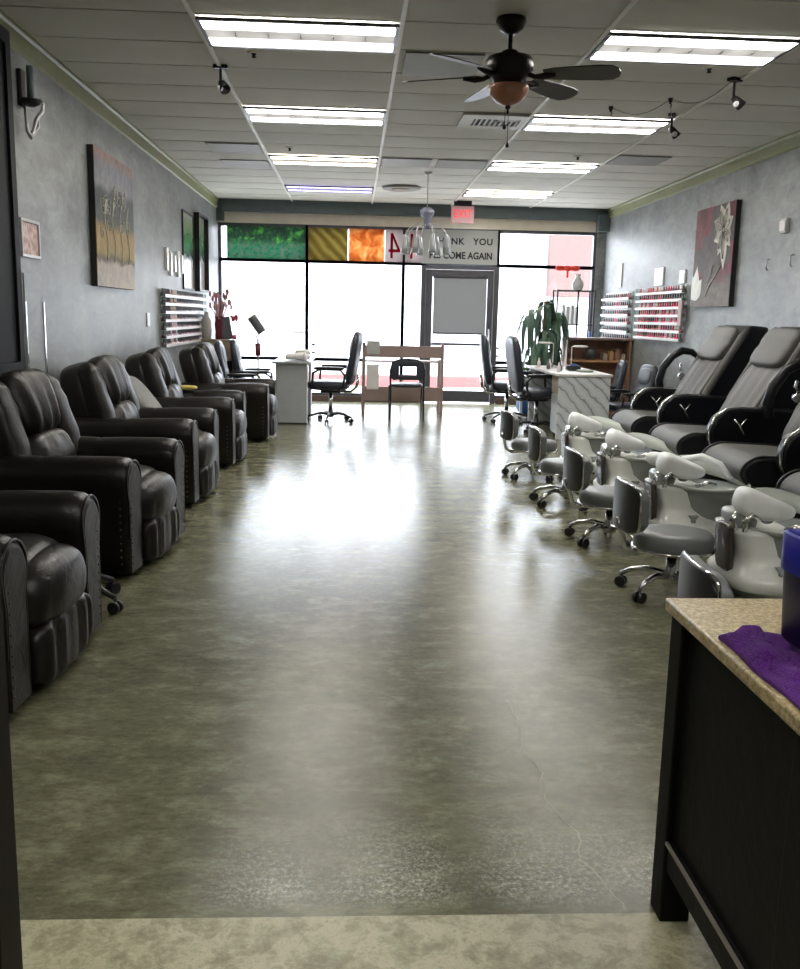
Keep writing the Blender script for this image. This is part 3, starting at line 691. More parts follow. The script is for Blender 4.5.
def petal(b, cy, cz, ang, L, W, x=-.057):
    N = 8; pts = []
    for k in range(N+1): u = k/N; pts.append((u*L, W*math.sin(PI*u**.75)*(1-.15*math.sin(7*u))))
    outl = pts+[(p[0], -p[1]) for p in pts[-2:0:-1]]
    vs = []
    for u, v in outl: vs.append(b.verts.new((x-.004*(1-u/L), max(-.549, min(.549, cy+u*math.cos(ang)-v*math.sin(ang))), max(-.534, min(.534, cz+u*math.sin(ang)+v*math.cos(ang))))))
    c = b.verts.new((x-.012, max(-.54, min(.54, cy+L*.5*math.cos(ang))), max(-.53, min(.53, cz+L*.5*math.sin(ang)))))
    for k in range(len(vs)):
        try: b.faces.new((vs[k], vs[(k+1) % len(vs)], c))
        except Exception: pass
M['petal2'] = mat('grey_petal_paint', (.30, .28, .24), .5, var=.25, vscale=12); M['petal3'] = mat('cream_petal_paint', (.56, .53, .46), .5, var=.2, vscale=12); M['petalv'] = mat('dark_vein_paint', (.10, .09, .08), .6)
M['petal'] = mat('white_petal_paint', (.46, .43, .37), .5, var=.2, vscale=12)
# wall seen from -X: near edge (-y) is on the right of the picture
for a, L, W in ((60, .32, .10), (105, .30, .10), (20, .34, .10), (150, .24, .09), (-20, .30, .09), (-60, .30, .10), (-95, .42, .10), (-135, .26, .08), (200, .2, .08)):
    b = bm_(); petal(b, -.30, .26, R(a), L, W*.82, -.057-.0015*(a % 4)); pt = obj('painted_petal', b, ['petal', 'petal2', 'petal3'][(a//5) % 3], o)
    b = bm_()
    for q in (-.35, 0, .35): tube(b, [(-.070, max(-.54, min(.54, -.30+u*L*.8*math.cos(R(a))-q*W*math.sin(PI*u)*math.sin(R(a)))), max(-.53, min(.53, .26+u*L*.8*math.sin(R(a))+q*W*math.sin(PI*u)*math.cos(R(a))))) for u in (.1, .3, .5, .7, .9)], .0028, 4)
    obj('petal_vein', b, 'petalv', pt)
b = bm_(); tube(b, [(-.058, -.28, -.1), (-.058, -.12, -.22), (-.058, .02, -.30), (-.058, .12, -.42)], .008, 5); tube(b, [(-.058, -.05, -.08), (-.058, .0, -.2), (-.058, .10, -.3)], .005, 5); obj('painted_stem', b, 'petal', o)
for a, L, W in ((60, .34, .11), (95, .38, .1), (130, .3, .1)):
    b = bm_(); petal(b, .45, -.46, R(a), L, W); obj('painted_petal', b, mat('bright_petal', (.62, .62, .58), .5), o)

# ------------------------------------------------------------------ leather recliner
def armsec(x, yc, s, w=.105, zt=.625):
    pts = []
    for k in range(13):
        a = PI*1.1-(PI*1.2)*k/12
        pts.append((w*1.04*math.cos(a), zt-w*1.04+w*1.04*math.sin(a)))
    pts += [(w*.84, .40), (w*.84, .22), (w*.84, .045), (0, .045), (-w*.84, .045), (-w*.84, .22), (-w*.84, .40)]
    cz = .36
    return [(x, yc+p[0]*s, cz+(p[1]-cz)*(s if p[1] > .1 else 1)) for p in pts]
def make_recliner():
    T = thing('leather_recliner', '', 'recliner')
    b = bm_(); box(b, -.40, .38, -.40, .40, .02, .09); obj('base', b, 'black', T, bevel=.01)
    for s in (-1, 1):
        yc = s*.385; b = bm_()
        loft(b, [armsec(x, yc, q) for x, q in ((-.44, .93), (-.42, 1), (-.2, 1.0), (.0, .985), (.02, .965), (.04, .985), (.2, 1.01), (.40, 1.02), (.455, 1.0), (.482, .94), (.494, .84))])
        brass = bpy.data.materials.get('antique_brass') or mat('antique_brass', (.14, .12, .10), .35, .9)
        for k in range(11):
            z = .09+k*.036; cushion(b, (.445, yc+s*.089, z), (.0055, .003, .0055), 2, n=4, mi=1); cushion(b, (.496, yc+s*.06, z), (.003, .0055, .0055), 2, n=4, mi=1)
        ar = obj('arm', b, ['leather', brass], T)
        # front arch piping and nailheads
        sec = armsec(.482, yc, .95); b = bm_(); tube(b, [Vector(p)+Vector((.006, 0, 0)) for p in sec[14:15]+sec[0:13][::-1][:0]+[sec[19]]] if False else [Vector(p)+Vector((.006, 0, 0)) for p in (sec[18:20]+sec[0:16])], .006, 6)
        obj('piping', b, 'leather', ar)
    def pleat(w, q, a=.007, f=42): return Vector((w.x+a*math.sin(w.y*f)*max(0, q.x)*1.2, w.y, w.z))
    b = bm_(); cushion(b, (.06, 0, .375), (.40, .272, .115), 5, n=14, disp=lambda w, q: Vector((w.x, w.y, w.z+.018*(1-q.y**2)*(q.z > 0)+.01*math.sin(q.x*9+q.y*3)*(q.z > 0)*.5)))
    cushion(b, (.425, 0, .34), (.125, .272, .135), 2.6, n=14, disp=lambda w, q: Vector((w.x+.004*math.sin(w.y*50)*(q.z < .3), w.y, w.z+.01*(1-q.y**2))))
    obj('seat', b, 'leather', T)
    b = bm_(); cushion(b, (.49, 0, .15), (.045, .27, .12), 4, n=20, disp=lambda w, q: pleat(w, q, .009, 55)); obj('footrest', b, 'leather', T)
    rot = Euler((0, R(-17), 0)); Rm = rot.to_matrix(); piv = Vector((-.145, 0, .40))
    L = lambda f, yv, u: piv+Rm @ Vector((f, yv, u))
    b = bm_()
    cushion(b, L(-.075, 0, .29), (.11, .405, .34), 4.5, rot, n=12); B = obj('backrest', b, 'leather', T)
    b = bm_(); cushion(b, L(.055, 0, .455), (.095, .245, .185), 3, rot, n=20, disp=lambda w, q: Vector((w.x+.010*math.cos(w.y*48+(w.z*4))*(q.x > 0)*(1-.4*q.z), w.y*(1+.12*q.z), w.z))); obj('head_pillow', b, 'leather', B)
    b = bm_(); cushion(b, L(.055, 0, .165), (.10, .265, .13), 2.8, rot, n=18, disp=lambda w, q: Vector((w.x+.008*math.cos(w.y*40+1)*(q.x > 0)*(q.z > 0), w.y*(1-.1*q.z), w.z))); obj('lumbar_pillow', b, 'leather', B)
    for s in (-1, 1):
        b = bm_(); cushion(b, L(.035, s*.315, .31), (.085, .095, .30), 3, Euler((s*R(4), R(-17), 0)), n=14, disp=lambda w, q: Vector((w.x+.004*math.sin(w.z*60)*(q.x > 0), w.y, w.z))); obj('side_wing', b, 'leather', B)
    b = bm_(); tube(b, [(.1, -.495, .30), (.1, -.515, .30), (.2, -.515, .29)], .008, 6); obj('recline_lever', b, 'silver', T)
    return T
spots = [(-1.575, 3.445, 'dark brown leather recliner nearest the camera, cut off by the left edge', R(-3)), (-1.547, 5.176, 'second dark leather recliner from the camera, beneath the framed notice', R(-6.5)),
         (-1.565, 6.947, 'third dark leather recliner, with the grey cushion behind its far arm', R(-2.5)), (-1.53, 8.66, 'fourth dark leather recliner, with yellow cloth by its back', -.01), (-1.38, 10.42, 'farthest dark leather recliner in the row, next to the white desk', -.02)]
rc = make_recliner()
for i, (x, y, l, a) in enumerate(spots):
    if i == 0: rc.location = (x, y, 0); rc.rotation_euler = (0, 0, a); rc['label'] = l; rc['group'] = 'leather recliners along the left wall'
    else: dup(rc, (x, y, 0), a, l, 'leather recliners along the left wall')
b = bm_(); cushion(b, (-1.72, 7.80, .63), (.06, .24, .24), 3, Euler((0, R(-38), 0)), n=10); cushion(b, (-1.80, 7.8, .21), (.22, .2, .205), 5, n=8)
tag(obj('plush_cushion', b, 'cloth'), 'light grey plush cushion wedged between the third and fourth recliners', 'cushion')
tag(obj('folded_cloth', cushion(bm_(), (-1.58, 9.02, .648), (.10, .05, .022), 3, n=8), 'yellow'), 'small folded yellow cloth on the far arm of the fourth recliner', 'cloth')

# ------------------------------------------------------------------ rolling bases
def starbase(T, m, r=.27, hub=.10, legm='chrome', a0=.3, zleg=.075):
    B = obj('base', lathe(bm_(), [(.03, .06), (.045, .07), (.045, .10), (.03, .13), (.026, .2)], n=16), legm, T)
    for k in range(5):
        a = a0+2*PI*k/5; ca, sa = math.cos(a), math.sin(a)
        b = bm_(); tube(b, [(.03*ca, .03*sa, .10), (.12*ca, .12*sa, .115), (.2*ca, .2*sa, .10), (r*ca, r*sa, .07)], [.02, .017, .015, .012], 8); obj('leg', b, legm, B)
        b = bm_(); px, py = -sa*.013, ca*.013
        for s in (-1, 1):
            cx, cy = r*ca, r*sa
            cyl(b, (cx+px*s*.6, cy+py*s*.6, .028), (cx+px*s*1.9, cy+py*s*1.9, .028), .028, n=14)
        cyl(b, (r*ca, r*sa, .028), (r*ca, r*sa, .07), .009, n=8); obj('caster', b, 'black', B)
    return B
def make_stool():
    T = thing('pedicure_stool', '', 'stool')
    starbase(T, None, r=.255, a0=0)
    obj('gas_lift', cyl(bm_(), (0, 0, .12), (0, 0, .24), .018, n=14), 'chrome', T)
    obj('swivel_plate', box(bm_(), -.08, .08, -.08, .08, .222, .242), 'black', T, bevel=.005)
    b = bm_(); lathe(b, [(.0, .242), (.17, .242), (.19, .25), (.198, .27), (.197, .305), (.184, .324), (.12, .333), (.0, .336)], n=32, cap=False); S = obj('seat', b, 'greyv', T)
    b = bm_(); tube(b, [(.199*math.cos(2*PI*k/32), .199*math.sin(2*PI*k/32)*1, .247) for k in range(32)], .009, 8, closed=True); obj('rim_band', b, 'chrome', S)
    obj('back_bracket', tube(bm_(), [(-.1, 0, .232), (-.2, 0, .225), (-.245, 0, .25), (-.265, 0, .32), (-.292, 0, .40)], [.014, .014, .014, .014, .012], 8, flat=1), 'chrome', T)
    # back plate: wide, gently curved about the sitter
    def plate(hw, z0, z1, x0, x1, e=.05):
        b = bm_(); N = 10; g = []
        for k in range(N+1):
            u = -1+2*k/N; yv = u*hw; xc = .03*u*u; ins = e*(abs(u)**6)
            g.append([(x0+xc, yv, z0+ins), (x1+xc, yv, z0+ins), (x1+xc, yv, z1-ins), (x0+xc, yv, z1-ins)])
        loft(b, g); return b
    BK = obj('backrest', plate(.195, .345, .575, -.275, -.225), 'greyv', T, bevel=.012, seg=3)
    o = obj('back_shell', plate(.2, .34, .58, -.287, -.274), 'black', BK, bevel=.004)
    b = bm_(); prof = []
    for k in range(28):
        a = 2*PI*k/28; u = math.copysign(abs(math.cos(a))**.35, math.cos(a)); v = math.copysign(abs(math.sin(a))**.35, math.sin(a))
        prof.append((-.276+.03*u*u, .2*u, .46+.117*v))
    tube(b, prof, .0075, 6, closed=True); obj('chrome_edge', b, 'chrome', BK)
    return T
sp = [(1.62, 4.50, 'grey pedicure stool with chrome base, fully visible nearest the granite-topped counter', .02), (1.61, 5.62, 'grey pedicure stool second from the camera among those with visible casters', .05), (1.60, 6.80, 'grey pedicure stool third from the camera, at the second farthest basin', .0),
      (1.58, 7.98, 'farthest grey pedicure stool in the row, by the black office chairs', .1), (1.41, 2.94, 'grey pedicure stool whose chrome-edged back rises behind the granite-topped counter', -.06)]
st = make_stool()
for i, (x, y, l, a) in enumerate(sp):
    if i == 0: st.location = (x, y, 0); st.rotation_euler = (0, 0, a); st['label'] = l; st['group'] = 'grey pedicure stools'
    else: dup(st, (x, y, 0), a, l, 'grey pedicure stools')
# stool half hidden between the first two recliners
o = thing('rolling_stool', 'black rolling stool mostly hidden behind the nearest recliner', 'stool', (-1.32, 4.24, 0))
starbase(o, None, legm='black', a0=-.35); obj('gas_lift', cyl(bm_(), (0, 0, .12), (0, 0, .38), .02, n=12), 'black', o); obj('seat', lathe(bm_(), [(.001, .38), (.15, .38), (.165, .41), (.15, .44), (.001, .45)], n=24), 'black', o)

# ------------------------------------------------------------------ executive office chairs
def make_office():
    T = thing('office_chair', '', 'office chair')
    starbase(T, None, r=.30, legm='black')
    obj('gas_lift', cyl(bm_(), (0, 0, .12), (0, 0, .40), .025, n=12), 'chrome', T)
    obj('tilt_plate', box(bm_(), -.14, .12, -.1, .1, .38, .42), 'black', T, bevel=.01)
    b = bm_(); cushion(b, (.02, 0, .475), (.26, .26, .065), 4, n=10); S = obj('seat', b, 'navy', T)
    rot = Euler((0, R(-9), 0)); b = bm_()
    cushion(b, (-.30, 0, .82), (.055, .25, .34), 4, rot, n=12); Bk = obj('backrest', b, 'navy', T)
    b = bm_(); cushion(b, (-.255, 0, .66), (.05, .22, .14), 3, rot, n=8); cushion(b, (-.30, 0, .96), (.05, .21, .15), 3, rot, n=8); obj('back_pad', b, 'navy', Bk)
    obj('back_bar', tube(bm_(), [(-.1, 0, .40), (-.26, 0, .39), (-.335, 0, .46), (-.36, 0, .62)], .02, 8), 'chrome', T)
    for s in (-1, 1):
        b = bm_(); tube(b, [(-.05, s*.24, .43), (.14, s*.26, .44), (.19, s*.30, .50), (.18, s*.31, .64), (.1, s*.31, .685), (-.16, s*.31, .685), (-.22, s*.31, .62), (-.2, s*.30, .48), (-.12, s*.24, .42)], .016, 8); A = obj('armrest', b, 'black', T)
        b = bm_(); cushion(b, (-.02, s*.31, .70), (.19, .035, .022), 4, n=8); obj('arm_pad', b, 'black', A)
    return T
oc = make_office(); G = 'black office chairs around the manicure desks'
def office(x, y, a, l, first=[True]):
    if first[0]: oc.location = (x, y, 0); oc.rotation_euler = (0, 0, a); oc['label'] = l; oc['group'] = G; first[0] = False
    else: dup(oc, (x, y, 0), a, l, G)
office(-.28, 12.05, PI-.12, 'black high-backed office chair right of the white left desk')
office(-1.34, 11.75, .05, 'dark office chair directly behind the farthest recliner, left of the pale grey desk')
office(-1.24, 12.42, .05, 'dark office chair on the far left side of the pale grey desk, toward the windows')
office(2.25, 11.32, .08, 'black office chair at the marble desk, nearer of two turned towards the right')
office(2.06, 12.4, -.1, 'black office chair at the marble desk, nearest the glass door')
office(3.27, 12.25, PI-.1, 'black office chair on the wall side of the marble desk, before the brown cabinet')
office(3.27, 11.05, PI+.15, 'black office chair closest to the right wall behind the farthest spa chair')

for c in bpy.data.objects:
    if c.name in ('office_chair.001', 'office_chair.002'): c.scale = (.92, .92, .88)
    if c.name in ('office_chair.005', 'office_chair.006'): c.scale = (.82, .85, .74)

# ------------------------------------------------------------------ spa units
def arcpts(cx, cz, rx, rz, a0, a1, n, y): return [(cx+rx*math.cos(R(a0+(a1-a0)*k/n)), y, cz+rz*math.sin(R(a0+(a1-a0)*k/n))) for k in range(n+1)]
def make_spa():       # local: sitter faces -X ; origin below the seat centre, world x = 2.95
    T = thing('spa_chair', '', 'pedicure chair')
    b = bm_(); prism(b, [(-.32, .0), (.55, .0), (.60, .25), (.50, .42), (-.10, .46), (-.34, .30)], -.36, .36); obj('base', b, 'black', T, bevel=.03, seg=3)
    # rolled seat
    prof = []
    for k in range(15): a = R(250-150*k/14*1.0); prof.append((-.375+.155*math.cos(a), .447+.105*math.sin(a)))
    prof += [(-.1, .54), (.12, .52), (.14, .36), (-.2, .345)]
    b = bm_(); prism(b, prof, -.325, .325, smooth=True); 
    b.faces.ensure_lookup_table()
    for f in b.faces:
        if len(f.verts) > 6: f.material_index = 1
    obj('seat', b, ['greyseat', 'black'], T, bevel=.03, seg=4)
    for s in (-1, 1): obj('seat_piping', tube(bm_(), [(p[0]*1.002, s*.33, p[1]) for p in prof], .008, 6, closed=True), 'black', T)
    # reclined back
    b = bm_(); prism(b, [(.04, .48), (.05, .66), (.09, .76), (.40, 1.30), (.47, 1.345), (.63, 1.335), (.60, 1.26), (.50, 1.00), (.41, .80), (.32, .50)], -.33, .33); BK = obj('back_shell', b, 'gloss', T, bevel=.04, seg=4)
    rot = Euler((0, R(31), 0)); Rm = rot.to_matrix()
    b = bm_(); cushion(b, (.135, 0, .82), (.05, .285, .31), 5, rot, n=16, disp=lambda w, q: Vector((w.x-.012*abs(math.cos(w.y*17))*(q.x < 0)*-1 if q.x > 0 else w.x+.014*abs(math.sin(w.y*22)), w.y, w.z))); obj('back_pad', b, 'greyseat', BK)
    for s in (-1, 1): obj('side_bolster', tube(bm_(), [(.035, s*.312, .58), (.125, s*.312, .79), (.255, s*.312, 1.02), (.385, s*.312, 1.25), (.44, s*.31, 1.33)], [.03, .035, .035, .034, .02], 8), 'greyseat', BK)
    b = bm_(); cushion(b, (.315, 0, 1.175), (.06, .275, .17), 5, rot, n=14, disp=lambda w, q: Vector((w.x+.008*(abs(q.z) < .12), w.y, w.z))); obj('headrest', b, 'greyseat', BK)
    for s in (-1, 1):
        yc = s*.385
        pr_ = [(.30, .40), (-.22, .40), (-.29, .44), (-.325, .52), (-.325, .60), (-.29, .68), (-.22, .735), (-.12, .75), (.30, .745)]
        b = bm_(); prism(b, pr_, yc-.055, yc+.055); A = obj('armrest', b, 'gloss', T, bevel=.022, seg=4)
        b = bm_(); tube(b, [(x-.004, yc-.05, z) for x, z in ((-.30, .46), (-.332, .52), (-.332, .60), (-.296, .688), (-.22, .745), (-.12, .758), (.05, .758))], [.004, .010, .010, .009, .007, .005, .003], 8); obj('chrome_trim', b, 'chrome', A)
        b = bm_(); yo = yc-.058; tube(b, [(-.16, yo, .67), (-.12, yo-.004, .63), (-.105, yo-.004, .59)], .006, 6); tube(b, [(-.07, yo, .675), (-.11, yo-.004, .62), (-.08, yo-.002, .56)], .006, 6); obj('chrome_ornament', b, 'chrome', A)
    # raised side ring on the far side
    b = bm_(); P_ = [(-.06, .385, .72), (-.08, .385, .82), (-.05, .385, .94), (.03, .385, 1.05), (.12, .385, 1.10), (.21, .385, 1.09), (.27, .36, 1.04)]
    tube(b, P_, [.038, .037, .036, .037, .037, .032, .02], 10); ring = obj('side_ring', b, 'gloss', T)
    b = bm_(); cyl(b, (.13, .40, .86), (.13, .36, .86), .035, n=14); tube(b, [(.13, .385, .90), (.11, .385, .94), (.12, .385, .98)], .012, 6); obj('remote_holder', b, 'chrome', ring)
    return T
def make_basin():     # local: aisle is -X ; origin under the bowl, x0 = 2.18
    T = thing('foot_spa_basin', '', 'foot spa')
    def sec(z, x0, x1, hy, e=.4):
        out = []
        for k in range(28):
            a = 2*PI*k/28; c, s = math.cos(a), math.sin(a)
            out.append(((x0+x1)/2+(x1-x0)/2*math.copysign(abs(c)**e, c), hy*math.copysign(abs(s)**e, s), z))
        return out
    b = bm_(); loft(b, [sec(0, -.24, .30, .25), sec(.065, -.25, .31, .26), sec(.085, -.34, .34, .29), sec(.13, -.35, .34, .29, .5), sec(.155, -.335, .32, .275, .5), sec(.165, -.31, .10, .23, .5), sec(.25, -.29, .02, .19, .5), sec(.345, -.33, -.02, .20, .5), sec(.365, -.34, -.04, .195, .5), sec(.37, -.30, -.06, .16, .5)])
    obj('body', b, 'white', T)
    b = bm_(); lathe(b, [(.02, .15), (.17, .155), (.20, .17), (.225, .27), (.25, .345), (.262, .35), (.245, .345), (.215, .26), (.18, .19), (.02, .18)], (.0, 0, 0), 36, 1.0, 1.1, cap=False); W = obj('bowl', b, 'bowl', T)
    b = bm_(); N = 40; g = []
    for k in range(N):
        a = 2*PI*k/N; c, s = math.cos(a), math.sin(a); lift = .12*max(0, s)**1.5
        g.append([(q_*c, q_*1.1*s, z_) for q_, z_ in ((.25, .345+lift*.4), (.272, .365+lift*.7), (.284, .375+lift), (.279, .382+lift), (.262, .372+lift*.7), (.240, .352+lift*.4))])
    g.append(g[0]); loft(b, g, cap=False); obj('rim', b, mat('pale_grey_green_rim', (.62, .66, .61), .12, coat=.4, trans=.25) if 'pale_grey_green_rim' not in bpy.data.materials else bpy.data.materials['pale_grey_green_rim'], W)
    # side glass channel and foot pads
    b = bm_(); cushion(b, (-.335, -.02, .26), (.018, .09, .125), 5, Euler((0, R(-4), 0)), n=8); obj('side_light_panel', b, 'sidep', T)
    b = bm_(); cushion(b, (-.185, -.10, .475), (.15, .085, .062), 3, Euler((0, R(14), R(-8))), n=14, disp=lambda w, q: Vector((w.x, w.y*(1-.38*q.x), w.z*(1-.35*q.x)+.012*q.x*q.x))); obj('foot_pad', b, 'padwhite', T)
    b = bm_(); cushion(b, (-.265, 0, .405), (.06, .14, .045), 3, n=8); cushion(b, (-.17, -.11, .43), (.03, .03, .035), 3, n=6); obj('pad_support', b, 'bowl', T)
    b = bm_(); tube(b, [(-.30, -.17, .37), (-.31, -.18, .42), (-.28, -.19, .455), (-.24, -.18, .43)], [.016, .014, .012, .012], 8); obj('faucet', b, 'chrome', T)
    b = bm_(); tube(b, [(-.12, -.2, .38), (-.06, -.225, .405), (.0, -.215, .395)], [.012, .016, .009], 10); obj('spray_handle', b, 'chrome', T)
    b = bm_(); tube(b, [(-.325, -.12, .36), (-.345, -.12, .41), (-.325, -.12, .45)], .016, 8); obj('side_grip', b, 'chrome', T)
    b = bm_(); prism(b, [(-.03, .205), (.03, .205), (.0, .165)], -.245, -.215); cyl(b, (0, -.235, .15), (0, -.235, .19), .014, n=10); bmesh.ops.translate(b, verts=b.verts[:], vec=(-.13, .0, 0)); obj('drain_knob', b, 'bowl', T)
    return T
def drop_arm(a, ring=False):      # only the farthest chair has its far arm down
    k = [c for c in kids(a) if c.data and c.data == far_arm.data][0]
    for g in kids(k): bpy.data.objects.remove(g)
    bpy.data.objects.remove(k)
    if ring:
        k = [c for c in kids(a) if c.name.startswith('side_ring')][0]
        for g in kids(k): bpy.data.objects.remove(g)
        bpy.data.objects.remove(k)
sc = make_spa(); bs = make_basin()
ycs = [8.28, 7.12, 5.95, 4.78]
sl = ['farthest grey and black pedicure massage chair, whole back and ring arm visible', 'middle grey and black pedicure massage chair, its headrest cut by the right edge', 'pedicure massage chair with the large grey seat at the right edge', 'nearest pedicure massage chair, mostly outside the right edge']
bl_ = ['farthest white foot spa basin beside the marble desk', 'second farthest white foot spa basin, before the middle spa chair', 'white foot spa basin with two white pads behind the nearest full stool', 'nearest white foot spa basin, right behind the granite-topped counter']
for i, y in enumerate(ycs):
    if i == 0: a, q = sc, bs; a.location = (2.95, y, 0); q.location = (2.21, y-.18, 0); a['label'] = sl[0]; q['label'] = bl_[0]; a['group'] = 'pedicure massage chairs on the right'; q['group'] = 'white foot spa basins'; far_arm = [c for c in kids(sc) if c.name.startswith('armrest')][1]
    else: a = dup(sc, (2.95, y, 0), 0, sl[i], 'pedicure massage chairs on the right'); drop_arm(a, i == 1); q = dup(bs, (2.21, y-.22-.02*i, 0), 0, bl_[i], 'white foot spa basins')
for q in bpy.data.objects:
    if q.name == 'foot_spa_basin.002':
        b = bm_(); tube(b, [(-.10, .12, .50), (.02, .10, .52), (.12, .05, .48), (.17, -.02, .40)], [.03, .038, .036, .024], 10, flat=.6); obj('foot_pad', b, 'padwhite', q)
        b = bm_(); cushion(b, (-.25, .08, .50), (.10, .055, .045), 2.8, Euler((0, R(10), R(12))), n=12); obj('foot_pad', b, 'padwhite', q)

# ------------------------------------------------------------------ near counter
K = thing('counter_table', 'dark espresso counter table with speckled tan granite top at lower right', 'table', (.72, 1.98, 0))
zt = .75
obj('countertop', box(bm_(), -.012, 1.0, -.98, .012, zt-.028, zt), 'granite', K, bevel=.005)
obj('leg', box(bm_(), 0, .07, -.075, -.005, 0, zt-.03), 'esp', K, bevel=.004); obj('leg', box(bm_(), 0, .07, -.97, -.60, 0, zt-.03), 'esp', K, bevel=.004)
obj('leg', box(bm_(), .9, .97, -.075, -.005, 0, zt-.03), 'esp', K, bevel=.004); obj('leg', box(bm_(), .9, .97, -.97, -.9, 0, zt-.03), 'esp', K, bevel=.004)
obj('side_panel', box(bm_(), .018, .036, -.60, -.075, .20, zt-.03), 'esp', K); obj('back_panel', box(bm_(), .07, .9, -.05, -.03, .2, zt-.03), 'esp', K)
obj('rail', box(bm_(), .006, .06, -.60, -.075, .13, .20), 'esp', K, bevel=.003); obj('metal_strip', box(bm_(), -.0, .006, -.60, -.075, .195, .203), 'steel', K)
# purple towel: folded, softly wrinkled
b = bm_(); N = 26
def tw(u, v, top): 
    x = .722+.34*u+.0*v; y = 1.715-.42*v-.0*u
    h = .010+.006*math.sin(u*9+v*7)+.005*math.sin(v*23+u*3)+(.014 if .10 < u+.03*math.sin(v*6) < .22 else 0)
    e = min(u, 1-u, v, 1-v); h *= min(1, e*14+.3)
    return (x+.003*math.sin(v*11), y+.004*math.sin(u*8), zt+.001+(h+.004 if top else 0))
for top in (0, 1):
    g = [[b.verts.new(tw(i/N, j/N, top)) for j in range(N+1)] for i in range(N+1)]
    for i in range(N):
        for j in range(N): f = b.faces.new((g[i][j], g[i+1][j], g[i+1][j+1], g[i][j+1])); f.smooth = True
    if top:
        for i in range(N):
            for (a0, a1, b0, b1) in ((gp[i][0], gp[i+1][0], g[i+1][0], g[i][0]), (gp[i][N], gp[i+1][N], g[i+1][N], g[i][N]), (gp[0][i], gp[0][i+1], g[0][i+1], g[0][i]), (gp[N][i], gp[N][i+1], g[N][i+1], g[N][i])): b.faces.new((a0, a1, b0, b1))
    gp = g
tag(obj('towel', b, 'purple'), 'folded purple terry towel on the granite counter', 'towel')
V = thing('canister', 'tall cobalt blue canister standing on the purple towel at the right edge', 'canister', (.885, 1.60, zt+.027), R(3))
b = bm_(); 
def rs(h, z): return [(h*math.copysign(abs(math.cos(a))**.35, math.cos(a)), h*math.copysign(abs(math.sin(a))**.35, math.sin(a)), z) for a in [2*PI*k/32 for k in range(32)]]
loft(b, [rs(.066, 0), rs(.07, .006), rs(.078, .19), rs(.078, .2), rs(.074, .2), rs(.07, .17), rs(.062, .012)]); obj('body', b, 'cobalt', V)
b = bm_(); loft(b, [rs(.0795, .135), rs(.0805, .14), rs(.0805, .203), rs(.078, .206), rs(.072, .206), rs(.071, .19)], cap=False); obj('upper_band', b, 'cobalt2', V)

# ------------------------------------------------------------------ middle desk and folding chair
D = thing('drying_table', 'grey-brown open table with two high side posts before the front door', 'table', (.69, 13.15, 0))
for x in (-.54, .54):
    for y in (-.22, .22): obj('leg', box(bm_(), x-.022, x+.022, y-.022, y+.022, 0, 1.0 if y < 0 else .76), 'desk', D, bevel=.004)
obj('upper_board', box(bm_(), -.518, .518, -.23, -.20, .80, .96), 'desk', D, bevel=.004); obj('tabletop', box(bm_(), -.518, .518, -.198, .24, .735, .755), 'desk', D, bevel=.004)
obj('lower_board', box(bm_(), -.518, .518, -.23, -.20, .20, .40), 'desk', D, bevel=.004)
obj('notice', box(bm_(), -.50, -.32, -.236, -.231, .84, 1.02), 'porc', D)
obj('notice', box(bm_(), -.50, -.33, -.236, -.231, .36, .70), 'acryl', D)
def tubechair(x, y, a, l):
    T = thing('visitor_chair', l, 'chair', (x, y, 0), a)
    for s in (-1, 1):
        b = bm_(); tube(b, [(.20, s*.22, .0), (.20, s*.22, .42), (.17, s*.22, .44), (-.18, s*.22, .44)], .011, 8); obj('leg', b, 'iron', T)
        b = bm_(); tube(b, [(-.22, s*.22, .0), (-.20, s*.22, .44), (-.24, s*.225, .66), (-.25, s*.20, .76), (-.25, s*.1, .80), (-.25, 0, .805)], .014, 8); obj('rear_leg', b, 'iron', T)
    b = bm_(); cushion(b, (0, 0, .455), (.22, .215, .03), 4, n=8); obj('seat', b, 'navy', T)
    b = bm_(); 
    for s in (-1, 1): cushion(b, (-.245, s*.165, .66), (.02, .055, .13), 3, n=8)
    cushion(b, (-.245, 0, .755), (.02, .2, .045), 3, n=10); cushion(b, (-.245, 0, .57), (.02, .2, .035), 3, n=8); obj('backrest', b, 'navy', T)
tubechair(.72, 12.55, PI/2, 'black metal visitor chair with an open back in front of the grey-brown table')

# ------------------------------------------------------------------ left desk with things
D = thing('manicure_desk', 'pale grey manicure desk beside the farthest recliner', 'desk', (-.765, 12.45, 0))
obj('tabletop', box(bm_(), -.235, .235, -.78, .78, .75, .78), 'deskwhite', D, bevel=.005)
obj('pedestal', box(bm_(), -.195, .195, -.74, -.42, 0, .75), 'deskwhite', D, bevel=.005); obj('pedestal', box(bm_(), -.195, .195, .42, .74, 0, .75), 'deskwhite', D, bevel=.005)
obj('back_panel', box(bm_(), -.19, -.17, -.42, .42, .2, .75), 'deskwhite', D)
obj('drawer', box(bm_(), .195, .205, -.70, -.46, .52, .72), 'acryl', D); obj('plinth', box(bm_(), -.2, .2, -.75, -.41, 0, .02), 'black', D)
b = bm_(); cushion(b, (-.70, 12.0, .83), (.16, .14, .045), 2.6, n=8); cushion(b, (-.64, 12.08, .875), (.10, .10, .045), 2.4, n=8); tag(obj('hand_towel', b, 'towel'), 'crumpled white towel on the pale grey manicure desk', 'towel')
